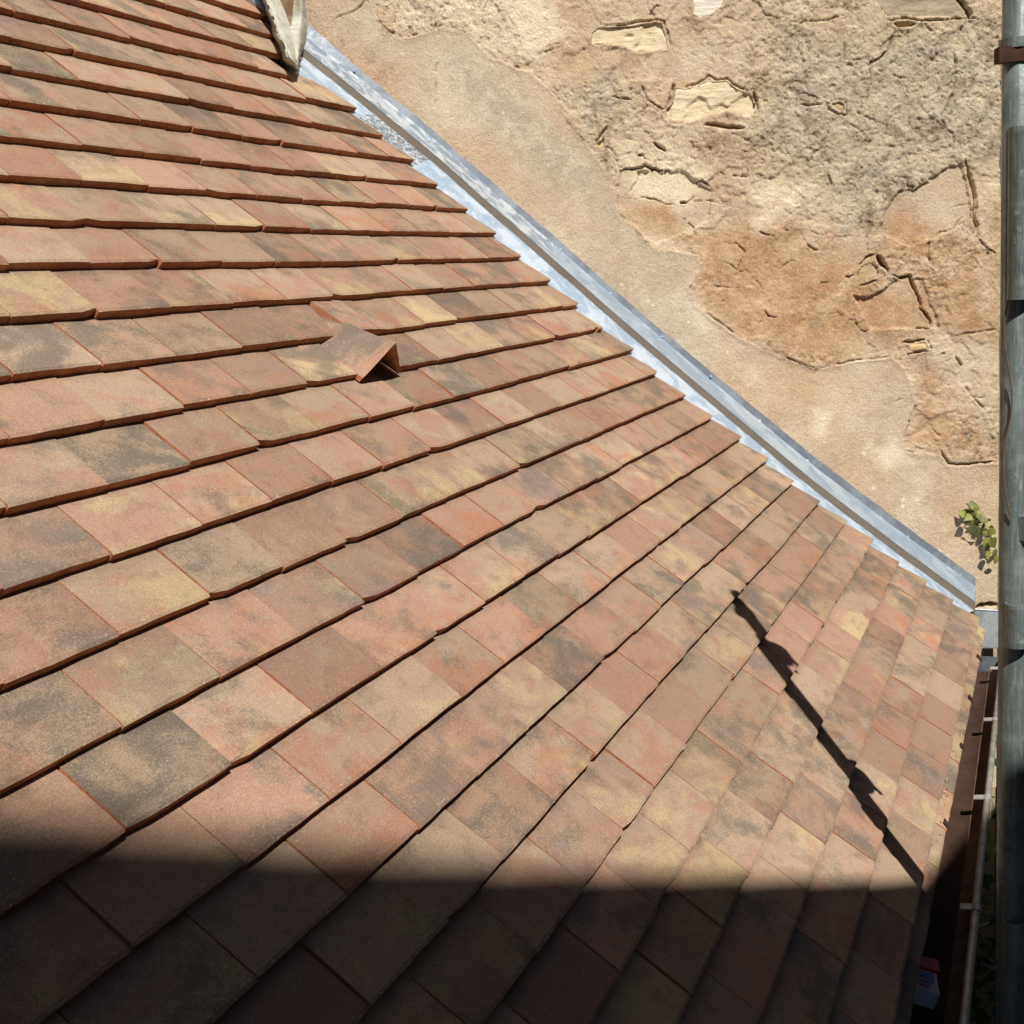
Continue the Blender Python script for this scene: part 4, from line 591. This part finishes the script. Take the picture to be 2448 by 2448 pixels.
def zat(Y,y=None):  # height on the pipe axis for a height in the picture (1932 scale), measured once
    ks_=sorted(PIPEZ); return float(np.interp(Y,ks_,[PIPEZ[k_] for k_ in ks_]))
sleeve(zat(243),zat(564)); sleeve(zat(1131),zat(1211)); sleeve(zat(1722),zat(1800))
b=MB()
for dz,r_ in ((0,.0275),):
    b.tube([(px,py,zat(84)-.007),(px,py,zat(84)+.007)],r_,24)
b.build('collar',M_PIPE,dp,smooth=False)
for Y in (330,1000):
    b=MB(); c=Vector((px+.011,py-.023,zat(Y))); b.tube([c+up*.030,c+up*.026,c-up*.012,c-up*.030],[.027,.037,.036,.026],20); b.box(c+Vector((.012,-.032,-.024)),(.009,.012,0),(-.004,.003,0),(0,0,.006)); b.build('holdfast',M_PIPE,dp,smooth=False)
b=MB(); z=zat(105); b.box((px-.016,py+.010,z),(.010,.004,0),(-.002,.019,0),(0,0,.011)); b.box((px-.021,py-.012,z+.002),(.004,.0,0),(.0,.010,0),(0,0,.009)); b.build('rusty_bracket',M_RUST,dp)
tw=MB(); tx=Vector((px-.0235,py+.010,0)); pts=[tx+Vector((.002*math.sin(i*.9)-.002,.006*math.sin(i*.7),zat(560+i*28))) for i in range(16)]; tw.tube(pts,.0011,6)
to=tw.build('twine',M_TWINE); tag(to,'loose end of brown twine hanging along the downpipe','string')
# ---------------- litter in the gutter ----------------
# white and blue carton with a red one behind
c=Vector((.505,-.026,2.885)); ct=empty('white_carton',c,label='small white carton with blue panel lying in the gutter',cat='carton')
ax=Vector((.036,.004,0)); ay=Vector((-.003,.021,.005)); az=Vector((0,-.005,.015))
b=MB(); b.box(c,ax,ay,az)
V=[Vector(v) for v in b.V]; 
for i,v in enumerate(V):
    if (v-c).dot(ax)>0: V[i]=v+ (c-v)*.12+ax*.1
o=mesh('carton_body',V,b.F,M_WHITE,ct)
T_=c+az*1.03
def patch(name,a0,a1,b0,b1,mt,e=.0006):
    V=[T_+ax*a0+ay*b0+Vector((0,0,e)),T_+ax*a1+ay*b0+Vector((0,0,e)),T_+ax*a1+ay*b1+Vector((0,0,e)),T_+ax*a0+ay*b1+Vector((0,0,e))]
    mesh(name,V+[v-Vector((0,0,.0008)) for v in V],[(0,1,2,3),(7,6,5,4),(0,4,5,1),(1,5,6,2),(2,6,7,3),(3,7,4,0)],mt,ct)
patch('blue_panel',-.15,.72,-.62,.9,M_BLUE); patch('navy_band',.02,.34,-.55,.85,M_NAVY,.0009); patch('white_bar',-.08,.0,-.5,.85,M_WHITE,.0009); patch('red_print',-.62,-.36,-.25,.6,mat_plain('dull_red_print',(.30,.06,.08),.5,0,.3,200),.0006)
b=MB(); c2=c+Vector((.062,.004,.0)); b.box(c2,Vector((.021,.003,0)),Vector((-.002,.022,.004)),Vector((0,-.004,.014)))
b.box(c2+Vector((-.002,.0,.0150)),Vector((.020,.003,0)),Vector((-.002,.0205,.004)),Vector((0,0,.0012)))
rc=b.build('red_packet',M_RED); tag(rc,'red packet lying behind the white carton in the gutter','packet')
# ---------------- ground, shrub ----------------
g=mesh('ground',[(-200,-200,0),(200,-200,0),(200,200,0),(-200,200,0)],[(0,1,2,3)],M_SOIL); tag(g,kind='structure')
sh=empty('shrub',(2.3,-.3,0),label='dark leafy shrub in the shade below the gutter beside the wall foot',cat='shrub')
b=MB(); rs=random.Random(9)
for i in range(7): 
    p=Vector((2.4+rs.uniform(-.1,.1),-.25+rs.uniform(-.1,.1),0)); q=p+Vector((rs.uniform(-.5,.3),rs.uniform(-.1,.3),rs.uniform(1.4,2.2))); b.tube([p,p.lerp(q,.5)+Vector((.05,0,.1)),q],[.012,.009,.003],6)
b.build('branches',M_STEM,sh)
V=[];F=[]
for i in range(1500):
    c_=Vector((rs.uniform(1.2,2.62),rs.uniform(-.32,.02),rs.uniform(1.0,2.55)))
    if (c_-W0).dot(NW)<.01: continue
    L=rs.uniform(.018,.035); a=Vector((rs.gauss(0,1),rs.gauss(0,1),rs.gauss(0,1))).normalized()*L; d=a.cross(Vector((rs.gauss(0,1),rs.gauss(0,1),1))).normalized()*L*.4
    n=len(V); V+=[c_-a,c_+d,c_+a,c_-d]; F.append((n,n+1,n+2,n+3))
mesh('foliage',V,F,M_LEAFD,sh)
# ---------------- house body under the roof and neighbour whose gable throws the big shadow ----------------
hs=MB(); hs.add([(-3,.06,0),(2.60,.06,0),(2.60,.06,2.86),(-3,.06,2.86),(-3,4,0),(1.1,4,0),(1.1,4,2.86),(-3,4,2.86)],[(0,1,2,3),(4,7,6,5),(0,3,7,4),(1,5,6,2)])
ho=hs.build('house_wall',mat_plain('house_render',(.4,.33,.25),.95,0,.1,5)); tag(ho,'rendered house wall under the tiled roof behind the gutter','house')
SV=SUN
EL=Vector((-.846,.708,3.729))+SV*13.0; EM=Vector((-.287,.413,3.434))+SV*7.6; ER=Vector((.603,-.022,3.044))+SV*4.2
dE=(EM-EL); dl=EL-dE*.8; dr=Vector((3.0,-1.88,4.8))
nb=empty('neighbour_house',(-1,-1.5,0),label='dark neighbouring house gable whose sloping edge shades the lower roof',cat='house')
def quadwall(pts,thick):
    V=[];F=[]
    for p in pts: V+=[Vector((p.x,p.y,0)),p]
    n=len(pts)
    for p in pts: V+=[Vector((p.x,p.y-thick,0)),p+Vector((0,-thick,0))]
    o=2*n
    for i in range(n-1): F+=[(2*i,2*i+2,2*i+3,2*i+1),(o+2*i,o+2*i+1,o+2*i+3,o+2*i+2),(2*i+1,2*i+3,o+2*i+3,o+2*i+1)]
    F+=[(0,1,o+1,o),(2*n-2,o+2*n-2,o+2*n-1,2*n-1)]
    return V,F
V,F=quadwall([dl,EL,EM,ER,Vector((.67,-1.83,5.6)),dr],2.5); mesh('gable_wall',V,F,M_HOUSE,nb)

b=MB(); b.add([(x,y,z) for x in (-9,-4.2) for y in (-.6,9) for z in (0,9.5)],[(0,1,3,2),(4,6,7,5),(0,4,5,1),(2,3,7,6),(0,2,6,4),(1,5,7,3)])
o=b.build('sky_blocker_tall',M_HOUSE); tag(o,'unseen tall dark block added to hide sky from the tiled roof','house')  # added out of view, cuts skylight so the shaded roof gets darker

b=MB(); b.add([(x,y,z) for x in (3.3,9) for y in (-7,-2.2) for z in (0,10.5)],[(0,1,3,2),(4,6,7,5),(0,4,5,1),(2,3,7,6),(0,2,6,4),(1,5,7,3)])
o=b.build('sky_blocker_corner',M_HOUSE); tag(o,'unseen dark block added beyond the downpipe to hide sky from the roof','house')  # second added mass out of view, blocks more sky over the shade
